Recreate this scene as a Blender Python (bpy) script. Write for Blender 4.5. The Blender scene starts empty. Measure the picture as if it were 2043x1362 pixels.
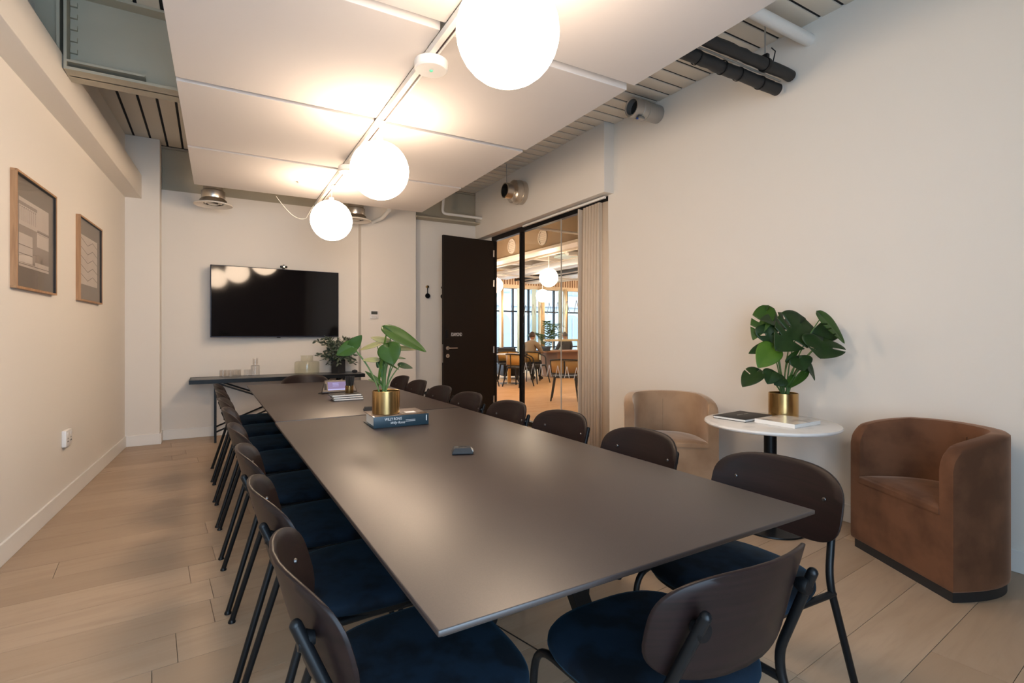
import bpy, bmesh, math, random
from mathutils import Vector, Matrix
random.seed(7)
S = bpy.context.scene
COL = S.collection
R = math.radians

# ---------------------------------------------------------------- camera, world, exposure
cam_d = bpy.data.cameras.new('camera'); cam = bpy.data.objects.new('camera', cam_d); COL.objects.link(cam)
cam_d.sensor_width = 36.0; cam_d.lens = 36.0 * 1022 / 2043; cam_d.shift_y = -17 / 2043
cam_d.clip_start = 0.02
cam.location = (0, 0, 1.25); cam.rotation_euler = (R(90), 0, R(-30.5))
S.camera = cam
W = bpy.data.worlds.new('sky'); S.world = W; W.use_nodes = True
bgn = W.node_tree.nodes['Background']
bgn.inputs['Color'].default_value = (0.56, 0.77, 1.0, 1); bgn.inputs['Strength'].default_value = 7.0
GLOBE_COL = (1.0, 0.75, 0.53); GLOBE_STR = 25.0
S.view_settings.view_transform = 'Standard'; S.view_settings.look = 'None'
S.view_settings.exposure = 0.28; S.view_settings.gamma = 1.0; S.view_settings.use_curve_mapping = False
S.cycles.use_denoising = True
S.cycles.max_bounces = 7; S.cycles.diffuse_bounces = 4; S.cycles.glossy_bounces = 3; S.cycles.transparent_max_bounces = 12
S.cycles.use_adaptive_sampling = True; S.cycles.adaptive_threshold = 0.12
S.cycles.caustics_reflective = False; S.cycles.caustics_refractive = False
S.cycles.sample_clamp_indirect = 6.0

def portal(loc, rot, sx, sy):
    l = bpy.data.lights.new('window_portal', 'AREA'); l.shape = 'RECTANGLE'; l.size = sx; l.size_y = sy
    l.cycles.is_portal = True
    o = bpy.data.objects.new('window_portal', l); COL.objects.link(o); o.location = loc; o.rotation_euler = rot
portal((0.05, -.87, 1.5), (R(90), 0, 0), 2.1, 2.7)
portal((9.3, 14.2, 1.4), (R(-90), 0, 0), 8.0, 2.6)

# ---------------------------------------------------------------- materials
MATS = {}
def mat(name, col, rough=0.5, metal=0.0, spec=0.5, sheen=0.0, sheen_col=None, noise=None, bump=None, coat=0.0, emit=None, grain=None):
    """noise=(scale, col2, lo, hi) mixes a second colour; grain=(axis scale tuple, col2) streaks; bump=(scale, strength)"""
    if name in MATS: return MATS[name]
    m = bpy.data.materials.new(name); m.use_nodes = True
    nt = m.node_tree; b = nt.nodes['Principled BSDF']
    b.inputs['Base Color'].default_value = (*col, 1); b.inputs['Roughness'].default_value = rough
    b.inputs['Metallic'].default_value = metal; b.inputs['Specular IOR Level'].default_value = spec
    b.inputs['Sheen Weight'].default_value = sheen; b.inputs['Coat Weight'].default_value = coat
    if sheen_col: b.inputs['Sheen Tint'].default_value = (*sheen_col, 1)
    if sheen: b.inputs['Sheen Roughness'].default_value = 0.35
    if emit:
        b.inputs['Emission Color'].default_value = (*emit[0], 1); b.inputs['Emission Strength'].default_value = emit[1]
    tc = nt.nodes.new('ShaderNodeTexCoord')
    last = None
    def mix(fac, a, c2):
        mx = nt.nodes.new('ShaderNodeMix'); mx.data_type = 'RGBA'
        nt.links.new(fac, mx.inputs[0])
        if a is None: mx.inputs[6].default_value = (*col, 1)
        else: nt.links.new(a, mx.inputs[6])
        mx.inputs[7].default_value = (*c2, 1)
        return mx.outputs[2]
    if noise:
        n = nt.nodes.new('ShaderNodeTexNoise'); n.inputs['Scale'].default_value = noise[0]; n.inputs['Detail'].default_value = 5
        nt.links.new(tc.outputs['Object'], n.inputs['Vector'])
        r = nt.nodes.new('ShaderNodeMapRange'); r.inputs[1].default_value = noise[2]; r.inputs[2].default_value = noise[3]
        nt.links.new(n.outputs['Fac'], r.inputs[0])
        last = mix(r.outputs[0], last, noise[1])
    if grain:
        mp = nt.nodes.new('ShaderNodeMapping'); mp.inputs['Scale'].default_value = grain[0]
        oi = nt.nodes.new('ShaderNodeObjectInfo')
        ad = nt.nodes.new('ShaderNodeVectorMath'); ad.operation = 'ADD'
        sc = nt.nodes.new('ShaderNodeMath'); sc.operation = 'MULTIPLY'; sc.inputs[1].default_value = 37.0
        nt.links.new(oi.outputs['Random'], sc.inputs[0]); nt.links.new(tc.outputs['Object'], ad.inputs[0]); nt.links.new(sc.outputs[0], ad.inputs[1])
        nt.links.new(ad.outputs[0], mp.inputs['Vector'])
        n = nt.nodes.new('ShaderNodeTexNoise'); n.inputs['Scale'].default_value = 1.0; n.inputs['Detail'].default_value = 6; n.inputs['Distortion'].default_value = 0.6
        nt.links.new(mp.outputs[0], n.inputs['Vector'])
        r = nt.nodes.new('ShaderNodeMapRange'); r.inputs[1].default_value = 0.38; r.inputs[2].default_value = 0.68
        nt.links.new(n.outputs['Fac'], r.inputs[0])
        last = mix(r.outputs[0], last, grain[1])
    if last is not None: nt.links.new(last, b.inputs['Base Color'])
    if bump:
        n = nt.nodes.new('ShaderNodeTexNoise'); n.inputs['Scale'].default_value = bump[0]; n.inputs['Detail'].default_value = 4
        nt.links.new(tc.outputs['Object'], n.inputs['Vector'])
        bp = nt.nodes.new('ShaderNodeBump'); bp.inputs['Strength'].default_value = bump[1]; bp.inputs['Distance'].default_value = 0.002
        nt.links.new(n.outputs['Fac'], bp.inputs['Height']); nt.links.new(bp.outputs[0], b.inputs['Normal'])
    MATS[name] = m
    return m

def glass_mat(name, tint, refl=0.04, rough=0.0, edge=0.5):
    """thin clear pane: transparent straight through, fresnel-weighted mirror on top"""
    m = bpy.data.materials.new(name); m.use_nodes = True; nt = m.node_tree
    for n in list(nt.nodes): nt.nodes.remove(n)
    out = nt.nodes.new('ShaderNodeOutputMaterial'); tr = nt.nodes.new('ShaderNodeBsdfTransparent'); gl = nt.nodes.new('ShaderNodeBsdfGlossy')
    tr.inputs[0].default_value = (*tint, 1); gl.inputs['Roughness'].default_value = rough
    lw = nt.nodes.new('ShaderNodeLayerWeight')
    pw = nt.nodes.new('ShaderNodeMath'); pw.operation = 'POWER'; pw.inputs[1].default_value = 5.0
    ad = nt.nodes.new('ShaderNodeMath'); ad.operation = 'MULTIPLY'; ad.inputs[1].default_value = edge
    a2 = nt.nodes.new('ShaderNodeMath'); a2.operation = 'ADD'; a2.inputs[1].default_value = refl; a2.use_clamp = True
    nt.links.new(lw.outputs['Facing'], pw.inputs[0]); nt.links.new(pw.outputs[0], ad.inputs[0]); nt.links.new(ad.outputs[0], a2.inputs[0])
    mx = nt.nodes.new('ShaderNodeMixShader')
    nt.links.new(a2.outputs[0], mx.inputs[0]); nt.links.new(tr.outputs[0], mx.inputs[1]); nt.links.new(gl.outputs[0], mx.inputs[2]); nt.links.new(mx.outputs[0], out.inputs[0])
    return m

def plank_mat():
    m = bpy.data.materials.new('oak_floor'); m.use_nodes = True; nt = m.node_tree; b = nt.nodes['Principled BSDF']
    N = nt.nodes.new; L = nt.links.new
    tc = N('ShaderNodeTexCoord'); oi = N('ShaderNodeObjectInfo')
    sc = N('ShaderNodeMath'); sc.operation = 'MULTIPLY'; sc.inputs[1].default_value = 53.0; L(oi.outputs['Random'], sc.inputs[0])
    ad = N('ShaderNodeVectorMath'); ad.operation = 'ADD'; L(tc.outputs['Object'], ad.inputs[0]); L(sc.outputs[0], ad.inputs[1])
    def noise(scale, det, dist, lo, hi):
        mp = N('ShaderNodeMapping'); mp.inputs['Scale'].default_value = scale; L(ad.outputs[0], mp.inputs['Vector'])
        n = N('ShaderNodeTexNoise'); n.inputs['Scale'].default_value = 1; n.inputs['Detail'].default_value = det; n.inputs['Distortion'].default_value = dist
        L(mp.outputs[0], n.inputs['Vector'])
        r = N('ShaderNodeMapRange'); r.inputs[1].default_value = lo; r.inputs[2].default_value = hi; L(n.outputs['Fac'], r.inputs[0]); return r.outputs[0]
    def mix(f, a, c, amt=None):
        mx = N('ShaderNodeMix'); mx.data_type = 'RGBA'; L(f, mx.inputs[0])
        if isinstance(a, tuple): mx.inputs[6].default_value = (*a, 1)
        else: L(a, mx.inputs[6])
        mx.inputs[7].default_value = (*c, 1); return mx.outputs[2]
    c = mix(oi.outputs['Random'], (0.37, 0.27, 0.185), (0.46, 0.35, 0.25))
    c = mix(noise((1.1, 7, 5), 5, 1.6, 0.45, 0.95), c, (0.34, 0.24, 0.16))
    c = mix(noise((5, 70, 20), 4, 0.3, 0.52, 1.5), c, (0.31, 0.225, 0.155))
    c = mix(noise((2.2, 12, 6), 3, 0.6, 0.72, 0.84), c, (0.22, 0.155, 0.11))
    L(c, b.inputs['Base Color']); b.inputs['Roughness'].default_value = 0.42; b.inputs['Specular IOR Level'].default_value = 0.35
    f = noise((5, 70, 10), 4, 0.3, 0.3, 0.8)
    bp = N('ShaderNodeBump'); bp.inputs['Strength'].default_value = 0.15; bp.inputs['Distance'].default_value = 0.001; L(f, bp.inputs['Height']); L(bp.outputs[0], b.inputs['Normal'])
    return m

M_WALL = mat('wall_paint', (0.80, 0.755, 0.69), 0.7, spec=0.25)
M_WHITE = mat('white_paint', (0.83, 0.81, 0.77), 0.45, spec=0.35)
M_SOFFIT = mat('soffit_paint', (0.78, 0.73, 0.66), 0.7, spec=0.25)
M_DECK = mat('deck_tray_paint', (0.80, 0.74, 0.64), 0.6, spec=0.3)
M_VOID = mat('deck_void', (0.012, 0.012, 0.013), 0.9)
M_STEEL = mat('steel_beam_paint', (0.42, 0.38, 0.29), 0.55, spec=0.3, noise=(3, (0.46, 0.415, 0.32), 0.35, 0.7))
M_PANEL = mat('acoustic_panel', (0.60, 0.57, 0.555), 0.85, spec=0.15)
M_FLOOR = plank_mat()
M_FBASE = mat('floor_joint', (0.16, 0.12, 0.085), 0.8)
M_BLACK = mat('black_powder_coat', (0.004, 0.0045, 0.0055), 0.38, spec=0.28)
M_BLACKM = mat('black_matte', (0.014, 0.014, 0.015), 0.6)
M_DOOR = mat('door_brown_black', (0.011, 0.0078, 0.006), 0.5, spec=0.25)
M_TABLE = mat('table_linoleum', (0.040, 0.0265, 0.023), 0.41, spec=0.85, noise=(420, (0.030, 0.020, 0.0175), 0.35, 0.65))
M_TEDGE = mat('table_edge', (0.035, 0.032, 0.03), 0.4)
M_OAK = mat('dark_stained_oak', (0.016, 0.0082, 0.0078), 0.38, spec=0.22, grain=((3, 3, 120), (0.010, 0.0062, 0.0058)), bump=(400, 0.05))
M_OAKE = mat('stained_oak_edge', (0.085, 0.055, 0.042), 0.4)
M_NAVY = mat('navy_velvet', (0.0030, 0.0105, 0.0220), 0.85, spec=0.2, sheen=0.09, sheen_col=(0.06, 0.36, 0.62), noise=(8, (0.0006, 0.0018, 0.0042), 0.44, 0.58), bump=(60, 0.15))
M_TAN = mat('tan_velvet', (0.38, 0.25, 0.155), 0.8, spec=0.2, sheen=0.8, sheen_col=(0.95, 0.85, 0.72), noise=(4, (0.28, 0.17, 0.10), 0.4, 0.65))
M_BROWN = mat('brown_velvet', (0.155, 0.070, 0.036), 0.8, spec=0.2, sheen=0.5, sheen_col=(0.75, 0.50, 0.36), noise=(5, (0.095, 0.042, 0.022), 0.42, 0.62))
M_MARBLE = mat('white_marble', (0.80, 0.79, 0.77), 0.22, spec=0.5, noise=(7, (0.52, 0.52, 0.52), 0.50, 0.85))
M_BRASS = mat('brushed_brass', (0.56, 0.36, 0.145), 0.26, metal=1.0, bump=(90, 0.03))
M_LEAF = mat('leaf_dark', (0.020, 0.050, 0.009), 0.42, spec=0.35, noise=(14, (0.012, 0.032, 0.007), 0.35, 0.7))
M_LEAFM = mat('leaf_mid', (0.034, 0.090, 0.008), 0.42, spec=0.35, noise=(12, (0.024, 0.065, 0.007), 0.35, 0.7))
M_LEAFL = mat('leaf_light', (0.085, 0.18, 0.016), 0.42, spec=0.35, noise=(12, (0.06, 0.14, 0.014), 0.35, 0.7))
M_LEAFP = mat('leaf_pale_underside', (0.26, 0.26, 0.10), 0.5, noise=(10, (0.34, 0.26, 0.12), 0.4, 0.65))
M_STEM = mat('stem_green', (0.075, 0.16, 0.040), 0.5, spec=0.3, noise=(20, (0.13, 0.19, 0.06), 0.4, 0.7))
M_SOIL = mat('soil', (0.02, 0.015, 0.011), 0.95, bump=(120, 1.0))
M_EUCA = mat('eucalyptus', (0.085, 0.115, 0.080), 0.6, noise=(30, (0.14, 0.165, 0.12), 0.35, 0.7))
M_FRAMEW = mat('frame_oak', (0.45, 0.25, 0.12), 0.5, grain=((60, 60, 4), (0.33, 0.17, 0.075)))
M_MAT = mat('print_ground', (0.24, 0.20, 0.165), 0.9)
M_PAPER = mat('print_paper', (0.62, 0.54, 0.47), 0.9, noise=(6, (0.56, 0.48, 0.42), 0.3, 0.7))
M_INK = mat('print_ink', (0.20, 0.16, 0.135), 0.9)
M_INK2 = mat('print_shade', (0.33, 0.27, 0.225), 0.9)
M_SCREEN = mat('tv_glass', (0.006, 0.005, 0.006), 0.06, spec=0.4)
M_TVB = mat('tv_bezel', (0.016, 0.019, 0.04), 0.35)
M_GALV = mat('galvanised', (0.62, 0.58, 0.52), 0.28, metal=1.0, noise=(8, (0.50, 0.46, 0.41), 0.4, 0.6))
M_GREYM = mat('grey_metal', (0.45, 0.44, 0.42), 0.45, metal=0.7)
M_SCREW = mat('dark_screw', (0.16, 0.15, 0.145), 0.4, metal=1.0)
M_DARKW = mat('dark_rear_wall', (0.10, 0.085, 0.075), 0.7)
M_PLASTIC = mat('white_plastic', (0.82, 0.80, 0.77), 0.4)
M_GREYP = mat('grey_plastic', (0.030, 0.032, 0.035), 0.6, spec=0.3)
M_LCD = mat('lcd_dark', (0.06, 0.065, 0.055), 0.3)
M_BLUEBOOK = mat('book_blue', (0.020, 0.046, 0.066), 0.4)
M_COVER = mat('book_cover_photo', (0.30, 0.22, 0.16), 0.12, noise=(9, (0.12, 0.085, 0.06), 0.42, 0.6))
M_COVER2 = mat('magazine_cover', (0.72, 0.70, 0.66), 0.2, noise=(7, (0.30, 0.28, 0.26), 0.50, 0.66))
M_PAGES = mat('paper_pages', (0.86, 0.85, 0.82), 0.8)
M_INKW = mat('white_print', (0.85, 0.85, 0.85), 0.5)
M_CURT = mat('curtain_linen', (0.66, 0.55, 0.43), 0.9, spec=0.1, bump=(700, 0.15))
M_GLASS = glass_mat('clear_glass', (0.97, 0.975, 0.97), 0.03)
M_GLASSP = glass_mat('partition_glass', (0.95, 0.955, 0.945), 0.03)
M_GLASSD = glass_mat('drinking_glass', (0.985, 0.985, 0.985), 0.05, rough=0.03)
M_GLASSV = glass_mat('smoked_vase_glass', (0.965, 0.965, 0.935), 0.03)
M_PGLASS = glass_mat('picture_glass', (0.97, 0.97, 0.97), 0.02, edge=0.25)
M_CONSOLE = mat('console_top', (0.045, 0.046, 0.048), 0.30)
M_GLOBE = mat('opal_globe', (0.9, 0.88, 0.85), 0.3, emit=(GLOBE_COL, GLOBE_STR))
M_GREEN = mat('green_led', (0.1, 0.5, 0.3), 0.3, emit=((0.12, 0.7, 0.35), 0.5))
M_PURPLE = mat('panel_screen', (0.1, 0.08, 0.15), 0.7, spec=0.1, emit=((0.30, 0.24, 0.42), 0.5))
M_PURPLE2 = mat('panel_screen_bar', (0.2, 0.2, 0.4), 0.7, spec=0.1, emit=((0.45, 0.47, 0.75), 0.6))
M_PANELB = mat('panel_bronze', (0.05, 0.035, 0.028), 0.35)
M_GOLDC = mat('gold_column', (0.66, 0.50, 0.30), 0.35, metal=0.5)
M_CANE = mat('cane_weave', (0.52, 0.32, 0.10), 0.6, noise=(160, (0.40, 0.23, 0.06), 0.4, 0.6))
M_WOODF = mat('cafe_oak', (0.62, 0.36, 0.155), 0.6, spec=0.25, grain=((2, 9, 3), (0.68, 0.42, 0.20)))
M_CAFEW = mat('cafe_wall_paint', (0.74, 0.60, 0.43), 0.7)
M_DESK = mat('desk_wood', (0.30, 0.165, 0.095), 0.75, spec=0.15)
M_BLUEF = mat('blue_glass_fin', (0.62, 0.82, 0.86), 0.3)
M_SKIN = mat('skin', (0.48, 0.27, 0.19), 0.55)
M_HAIR = mat('hair_brown', (0.05, 0.03, 0.02), 0.7)
M_HAIRG = mat('hair_grey_brown', (0.085, 0.07, 0.06), 0.7)
M_SWEAT = mat('beige_sweater', (0.30, 0.235, 0.165), 0.9, bump=(300, 0.2))
M_JACKET = mat('dark_jacket', (0.045, 0.042, 0.045), 0.8)
M_TROUS = mat('dark_trousers', (0.012, 0.013, 0.018), 0.9)
M_FACADE = mat('pale_stone', (0.42, 0.42, 0.42), 0.8)
M_FWIN = mat('facade_window', (0.28, 0.31, 0.33), 0.5)
M_PAVE = mat('paving', (0.25, 0.25, 0.25), 0.8)
M_DUCT = mat('cafe_duct_metal', (0.72, 0.73, 0.73), 0.4, metal=0.35)
M_YELLOW = mat('pale_yellow_lamp', (0.72, 0.62, 0.36), 0.5)
M_LIN = mat('linen_light', (0.62, 0.60, 0.55), 0.8)

# ---------------------------------------------------------------- mesh helpers
def V3(p): return Vector(p)
def fillet(pts, rad, n=5):
    pts = [Vector(p) for p in pts]; out = [pts[0]]
    for i in range(1, len(pts) - 1):
        a, b, c = pts[i - 1], pts[i], pts[i + 1]
        r = min(rad, (a - b).length * .49, (c - b).length * .49)
        p0 = b + (a - b).normalized() * r; p1 = b + (c - b).normalized() * r
        for k in range(n + 1):
            t = k / n; out.append(p0 * (1 - t) ** 2 + b * 2 * t * (1 - t) + p1 * t * t)
    out.append(pts[-1]); return out

class B:
    def __init__(s): s.bm = bmesh.new()
    def box(s, c, d, rot=None, bev=0.0):
        r = bmesh.ops.create_cube(s.bm, size=1.0); vs = r['verts']
        for v in vs: v.co = Vector((v.co.x * d[0], v.co.y * d[1], v.co.z * d[2]))
        if bev:
            es = {e for v in vs for e in v.link_edges}
            rr = bmesh.ops.bevel(s.bm, geom=list(es), offset=bev, segments=2, affect='EDGES', profile=0.5)
            vs = list({v for f in rr['faces'] for v in f.verts} | {v for v in vs if v.is_valid})
        M = Matrix.Translation(Vector(c)) @ (rot.to_4x4() if rot is not None else Matrix.Identity(4))
        bmesh.ops.transform(s.bm, matrix=M, verts=vs); return s
    def tube(s, pts, r, seg=10, cap=True, round_end=False):
        pts = [Vector(p) for p in pts]; n = len(pts)
        rad = r if isinstance(r, (list, tuple)) else [r] * n
        T = []
        for i in range(n):
            a = pts[max(0, i - 1)]; b = pts[min(n - 1, i + 1)]; T.append((b - a).normalized())
        up = Vector((0, 0, 1)) if abs(T[0].z) < .9 else Vector((1, 0, 0))
        N = (up - T[0] * up.dot(T[0])).normalized(); rings = []
        for i in range(n):
            N = (N - T[i] * N.dot(T[i])).normalized(); Bn = T[i].cross(N)
            rings.append([s.bm.verts.new(pts[i] + (N * math.cos(2 * math.pi * k / seg) + Bn * math.sin(2 * math.pi * k / seg)) * rad[i]) for k in range(seg)])
        s._skin(rings, cap, T, pts); return s
    def _skin(s, rings, cap=True, T=None, pts=None):
        seg = len(rings[0])
        for a, b in zip(rings, rings[1:]):
            for k in range(seg):
                s.bm.faces.new((a[k], a[(k + 1) % seg], b[(k + 1) % seg], b[k]))
        if cap:
            s.bm.faces.new(list(reversed(rings[0]))); s.bm.faces.new(rings[-1])
    def loft(s, rings, cap=True):
        rs = [[s.bm.verts.new(Vector(p)) for p in r] for r in rings]; s._skin(rs, cap); return s
    def lathe(s, prof, c=(0, 0, 0), seg=32, axis='z'):
        c = Vector(c); rings = []
        def pt(r, z, a):
            x, y = r * math.cos(a), r * math.sin(a)
            return c + (Vector((x, y, z)) if axis == 'z' else Vector((z, x, y)) if axis == 'x' else Vector((y, z, x)))
        for r, z in prof:
            if r < 1e-5: rings.append([s.bm.verts.new(pt(0, z, 0))])
            else: rings.append([s.bm.verts.new(pt(r, z, 2 * math.pi * k / seg)) for k in range(seg)])
        for a, b in zip(rings, rings[1:]):
            if len(a) == 1 and len(b) == 1: continue
            for k in range(seg):
                k2 = (k + 1) % seg
                if len(a) == 1: s.bm.faces.new((a[0], b[k2], b[k]))
                elif len(b) == 1: s.bm.faces.new((a[k], a[k2], b[0]))
                else: s.bm.faces.new((a[k], a[k2], b[k2], b[k]))
        return s
    def prism(s, outline, z0, z1):
        a = [s.bm.verts.new((x, y, z0)) for x, y in outline]; b = [s.bm.verts.new((x, y, z1)) for x, y in outline]
        s._skin([a, b]); return s
    def prism_y(s, outline, y0, y1):
        a = [s.bm.verts.new((x, y0, z)) for x, z in outline]; b = [s.bm.verts.new((x, y1, z)) for x, z in outline]
        s._skin([a, b]); return s
    def sphere(s, c, r, seg=24, sc=(1, 1, 1)):
        q = bmesh.ops.create_uvsphere(s.bm, u_segments=seg, v_segments=seg // 2, radius=r)
        bmesh.ops.transform(s.bm, matrix=Matrix.Translation(Vector(c)) @ Matrix.Diagonal((*sc, 1)), verts=q['verts']); return s
    def xf(s, M):
        bmesh.ops.transform(s.bm, matrix=M, verts=list(s.bm.verts)); return s
    def done(s, name, m, parent=None, loc=None, rot=None, ang=35, flat=False, bev=0.0, **tags):
        bmesh.ops.recalc_face_normals(s.bm, faces=list(s.bm.faces))
        me = bpy.data.meshes.new(name); s.bm.to_mesh(me); s.bm.free()
        if not flat and len(me.polygons):
            me.polygons.foreach_set('use_smooth', [True] * len(me.polygons)); me.set_sharp_from_angle(angle=R(ang))
        o = bpy.data.objects.new(name, me); COL.objects.link(o)
        if m: me.materials.append(m)
        if parent: o.parent = parent
        if loc is not None: o.location = loc
        if rot is not None: o.rotation_euler = (0, 0, rot)
        if bev:
            md = o.modifiers.new('soft_edge', 'BEVEL'); md.width = bev; md.segments = 2; md.limit_method = 'ANGLE'; md.angle_limit = R(40)
        for k, v in tags.items(): o[k] = v
        return o

def thing(name, label, cat, loc=(0, 0, 0), rz=0.0, group=None, kind=None):
    o = bpy.data.objects.new(name, None); COL.objects.link(o); o.empty_display_size = 0.1
    o.location = loc; o.rotation_euler = (0, 0, rz); o['label'] = label; o['category'] = cat
    if group: o['group'] = group
    if kind: o['kind'] = kind
    return o
def struct(o, label, cat=None):
    o['kind'] = 'structure'; o['label'] = label; o['category'] = cat or o.name.split('_')[0]; return o
def tag(o, label, cat, group=None):
    o['label'] = label; o['category'] = cat
    if group: o['group'] = group
    return o
def copy_tree(o, parent=None):
    c = o.copy(); COL.objects.link(c); c.parent = parent
    for ch in [x for x in o.children]: copy_tree(ch, c)
    return c
def text(name, s, size, m, parent, loc, rot, ext=0.0006, align='LEFT', sx=1.0, shear=0.0):
    cu = bpy.data.curves.new(name, 'FONT'); cu.body = s; cu.size = size; cu.extrude = ext; cu.align_x = align; cu.shear = shear
    cu.resolution_u = 3
    o = bpy.data.objects.new(name, cu); COL.objects.link(o); o.parent = parent; o.location = loc; o.rotation_euler = rot; o.scale = (sx, 1, 1)
    cu.materials.append(m)
    me = bpy.data.meshes.new_from_object(o); o2 = bpy.data.objects.new(name, me); COL.objects.link(o2); o2.parent = parent
    o2.location = loc; o2.rotation_euler = rot; o2.scale = (sx, 1, 1); bpy.data.objects.remove(o); o2.name = name; return o2
def rect(x0, y0, x1, y1): return [(x0, y0), (x1, y0), (x1, y1), (x0, y1)]
def sell(a, b, n, k=48, off=0.0):
    out = []
    for i in range(k):
        t = 2 * math.pi * i / k + off; c, s_ = math.cos(t), math.sin(t)
        out.append((a * math.copysign(abs(c) ** (2 / n), c), b * math.copysign(abs(s_) ** (2 / n), s_)))
    return out

# ---------------------------------------------------------------- room shell
CZ = 3.43
def lwx(y): return -1.17 + 0.052 * y
YB, YR = 7.21, -.9
struct(B().prism([(lwx(YR), YR), (lwx(7.3), 7.3), (lwx(7.3) - .15, 7.3), (lwx(YR) - .15, YR)], 0, CZ + .2).done('wall_left', M_WALL), 'warm white painted wall with the framed pictures', 'wall')
struct(B().box((1.4, 7.28, 1.46), (4.9, .14, 2.92)).done('wall_back', M_WALL), 'warm white painted wall behind the television', 'wall')
struct(B().box((1.4, 7.40, 1.8), (5.2, .10, 3.65)).done('wall_back_seal', M_WALL), 'unseen wall added behind the painted steel beam to seal out daylight', 'wall')  # added behind the beam to stop sky light leaking in
struct(B().box((-.68, 7.11, CZ / 2), (.38, .24, CZ)).done('wall_pier_left', M_WALL, bev=.004), 'white square pier in the corner by the pictures', 'wall')
struct(B().box((2.165, 7.15, 1.5), (.785, .16, 3.0)).done('wall_pier_back', M_WALL, bev=.004), 'shallow white pier with the thermostat beside the television', 'wall')
struct(B().box((3.72, (YR + 4.17) / 2, CZ / 2 + .1), (.16, 4.17 - YR, CZ + .2)).done('wall_right', M_WALL, bev=.003), 'broad warm white wall behind the armchairs', 'wall')
struct(B().prism([(3.51, 4.08), (3.575, 7.2), (3.78, 7.2), (3.78, 4.08)], 2.71, CZ + .2).done('wall_header', M_WALL, bev=.003), 'projecting bulkhead above the glass partition', 'wall')
struct(B().box((3.75, 7.06, 1.355), (.1, .30, 2.71)).done('wall_door_return', M_WALL), 'narrow wall strip behind the open door', 'wall')
# rear wall with its window, behind the camera
b = B(); b.box((-1.2, YR - .07, CZ / 2), (.45, .14, CZ)); b.box((2.4, YR - .07, CZ / 2), (2.65, .14, CZ))
b.box((.05, YR - .07, .05), (2.2, .14, .10)); b.box((.05, YR - .07, 3.16), (2.2, .14, .66)); b.box((1.3, YR - .07, CZ + .1), (5.4, .139, .2))
struct(b.done('wall_rear', M_DARKW), 'rear wall with the big window', 'wall')
wn = thing('window_1', 'tall dark framed window in the rear wall', 'window', kind='structure')
for x in (-.98, .05, 1.06): B().box((x, YR - .05, 1.47), (.05, .07, 2.75)).done('frame', M_BLACK, wn)
for z in (.12, 2.81): B().box((.05, YR - .05, z), (2.1, .065, .05)).done('frame', M_BLACK, wn)
# floor
ROOM = [(-1.28, YR), (3.70, YR), (3.70, 7.22), (-.82, 7.22)]
fl = struct(B().prism([(-1.4, YR - .1), (3.70, YR - .1), (3.70, 7.3), (-1.2, 7.3)], -.12, -.012).done('floor', M_FBASE), 'pale oak plank floor of the meeting room', 'floor')
def clip(poly, C):
    for i in range(len(C)):
        a, b_ = C[i], C[(i + 1) % len(C)]; out = []
        def side(p): return (b_[0] - a[0]) * (p[1] - a[1]) - (b_[1] - a[1]) * (p[0] - a[0])
        for j in range(len(poly)):
            p, q = poly[j], poly[(j + 1) % len(poly)]; sp, sq = side(p), side(q)
            if sp >= 0: out.append(p)
            if sp * sq < 0:
                t = sp / (sp - sq); out.append((p[0] + (q[0] - p[0]) * t, p[1] + (q[1] - p[1]) * t))
        poly = out
        if not poly: return []
    return poly
PA = R(4.7); pc, ps = math.cos(PA), math.sin(PA); PWID = .232
rp = random.Random(3)
for i in range(-8, 34):
    v0 = i * PWID; u = -2.4 + rp.uniform(-1.6, 0)
    while u < 5.0:
        ln = rp.choice((1.5, 1.9, 2.2, 2.2)); g = .0011
        q = [(u + g, v0 + g), (u + ln - g, v0 + g), (u + ln - g, v0 + PWID - g), (u + g, v0 + PWID - g)]
        u += ln
        wpoly = clip([(x * pc - y * ps, x * ps + y * pc) for x, y in q], ROOM)
        if len(wpoly) < 3: continue
        loc = [((x * pc + y * ps) - (q[0][0]), (-x * ps + y * pc) - q[0][1]) for x, y in wpoly]
        if max(p[0] for p in loc) - min(p[0] for p in loc) < .02 or max(p[1] for p in loc) - min(p[1] for p in loc) < .02: continue
        o = B().prism(loc, -.014, rp.uniform(-.0006, 0)).done('plank', M_FLOOR, fl, flat=True)
        o.location = (q[0][0] * pc - q[0][1] * ps, q[0][0] * ps + q[0][1] * pc, 0); o.rotation_euler = (0, 0, PA)
B().box((0, 0, .0004), (.006, .95, .0012)).done('joint_strip', M_BLACK, fl, loc=(1.13, 1.62, 0), rot=R(14))
# ceiling: dark slab with separate painted deck trays
ce = struct(B().box((1.25, 2.85, CZ + .06), (5.2, 9.2, .10)).done('ceiling', M_VOID), 'exposed painted metal deck ceiling with dark gaps', 'ceiling')
PT = .15
tr_y = None
for k in range(13):
    x = -.955 - .0 + k * PT
    o = B().box((0, 0, 0), (PT - .022, 8.8, .03), bev=.004).done('deck_tray', M_DECK, ce, loc=(x + .0, 2.8, CZ + .016)) if tr_y is None else None
    if o: tr_y = o
    else:
        o = tr_y.copy(); COL.objects.link(o); o.location = (x, 2.8, CZ + .016)
tr_x = None
for k in range(58):
    y = YR + .09 + k * PT + .007
    if y > 7.2: break
    if tr_x is None: tr_x = B().box((0, 0, 0), (2.74, PT - .020, .03), bev=.004).done('deck_tray', M_DECK, ce, loc=(2.29, y, CZ + .016))
    else:
        o = tr_x.copy(); COL.objects.link(o); o.location = (2.29, y, CZ + .016)
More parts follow.
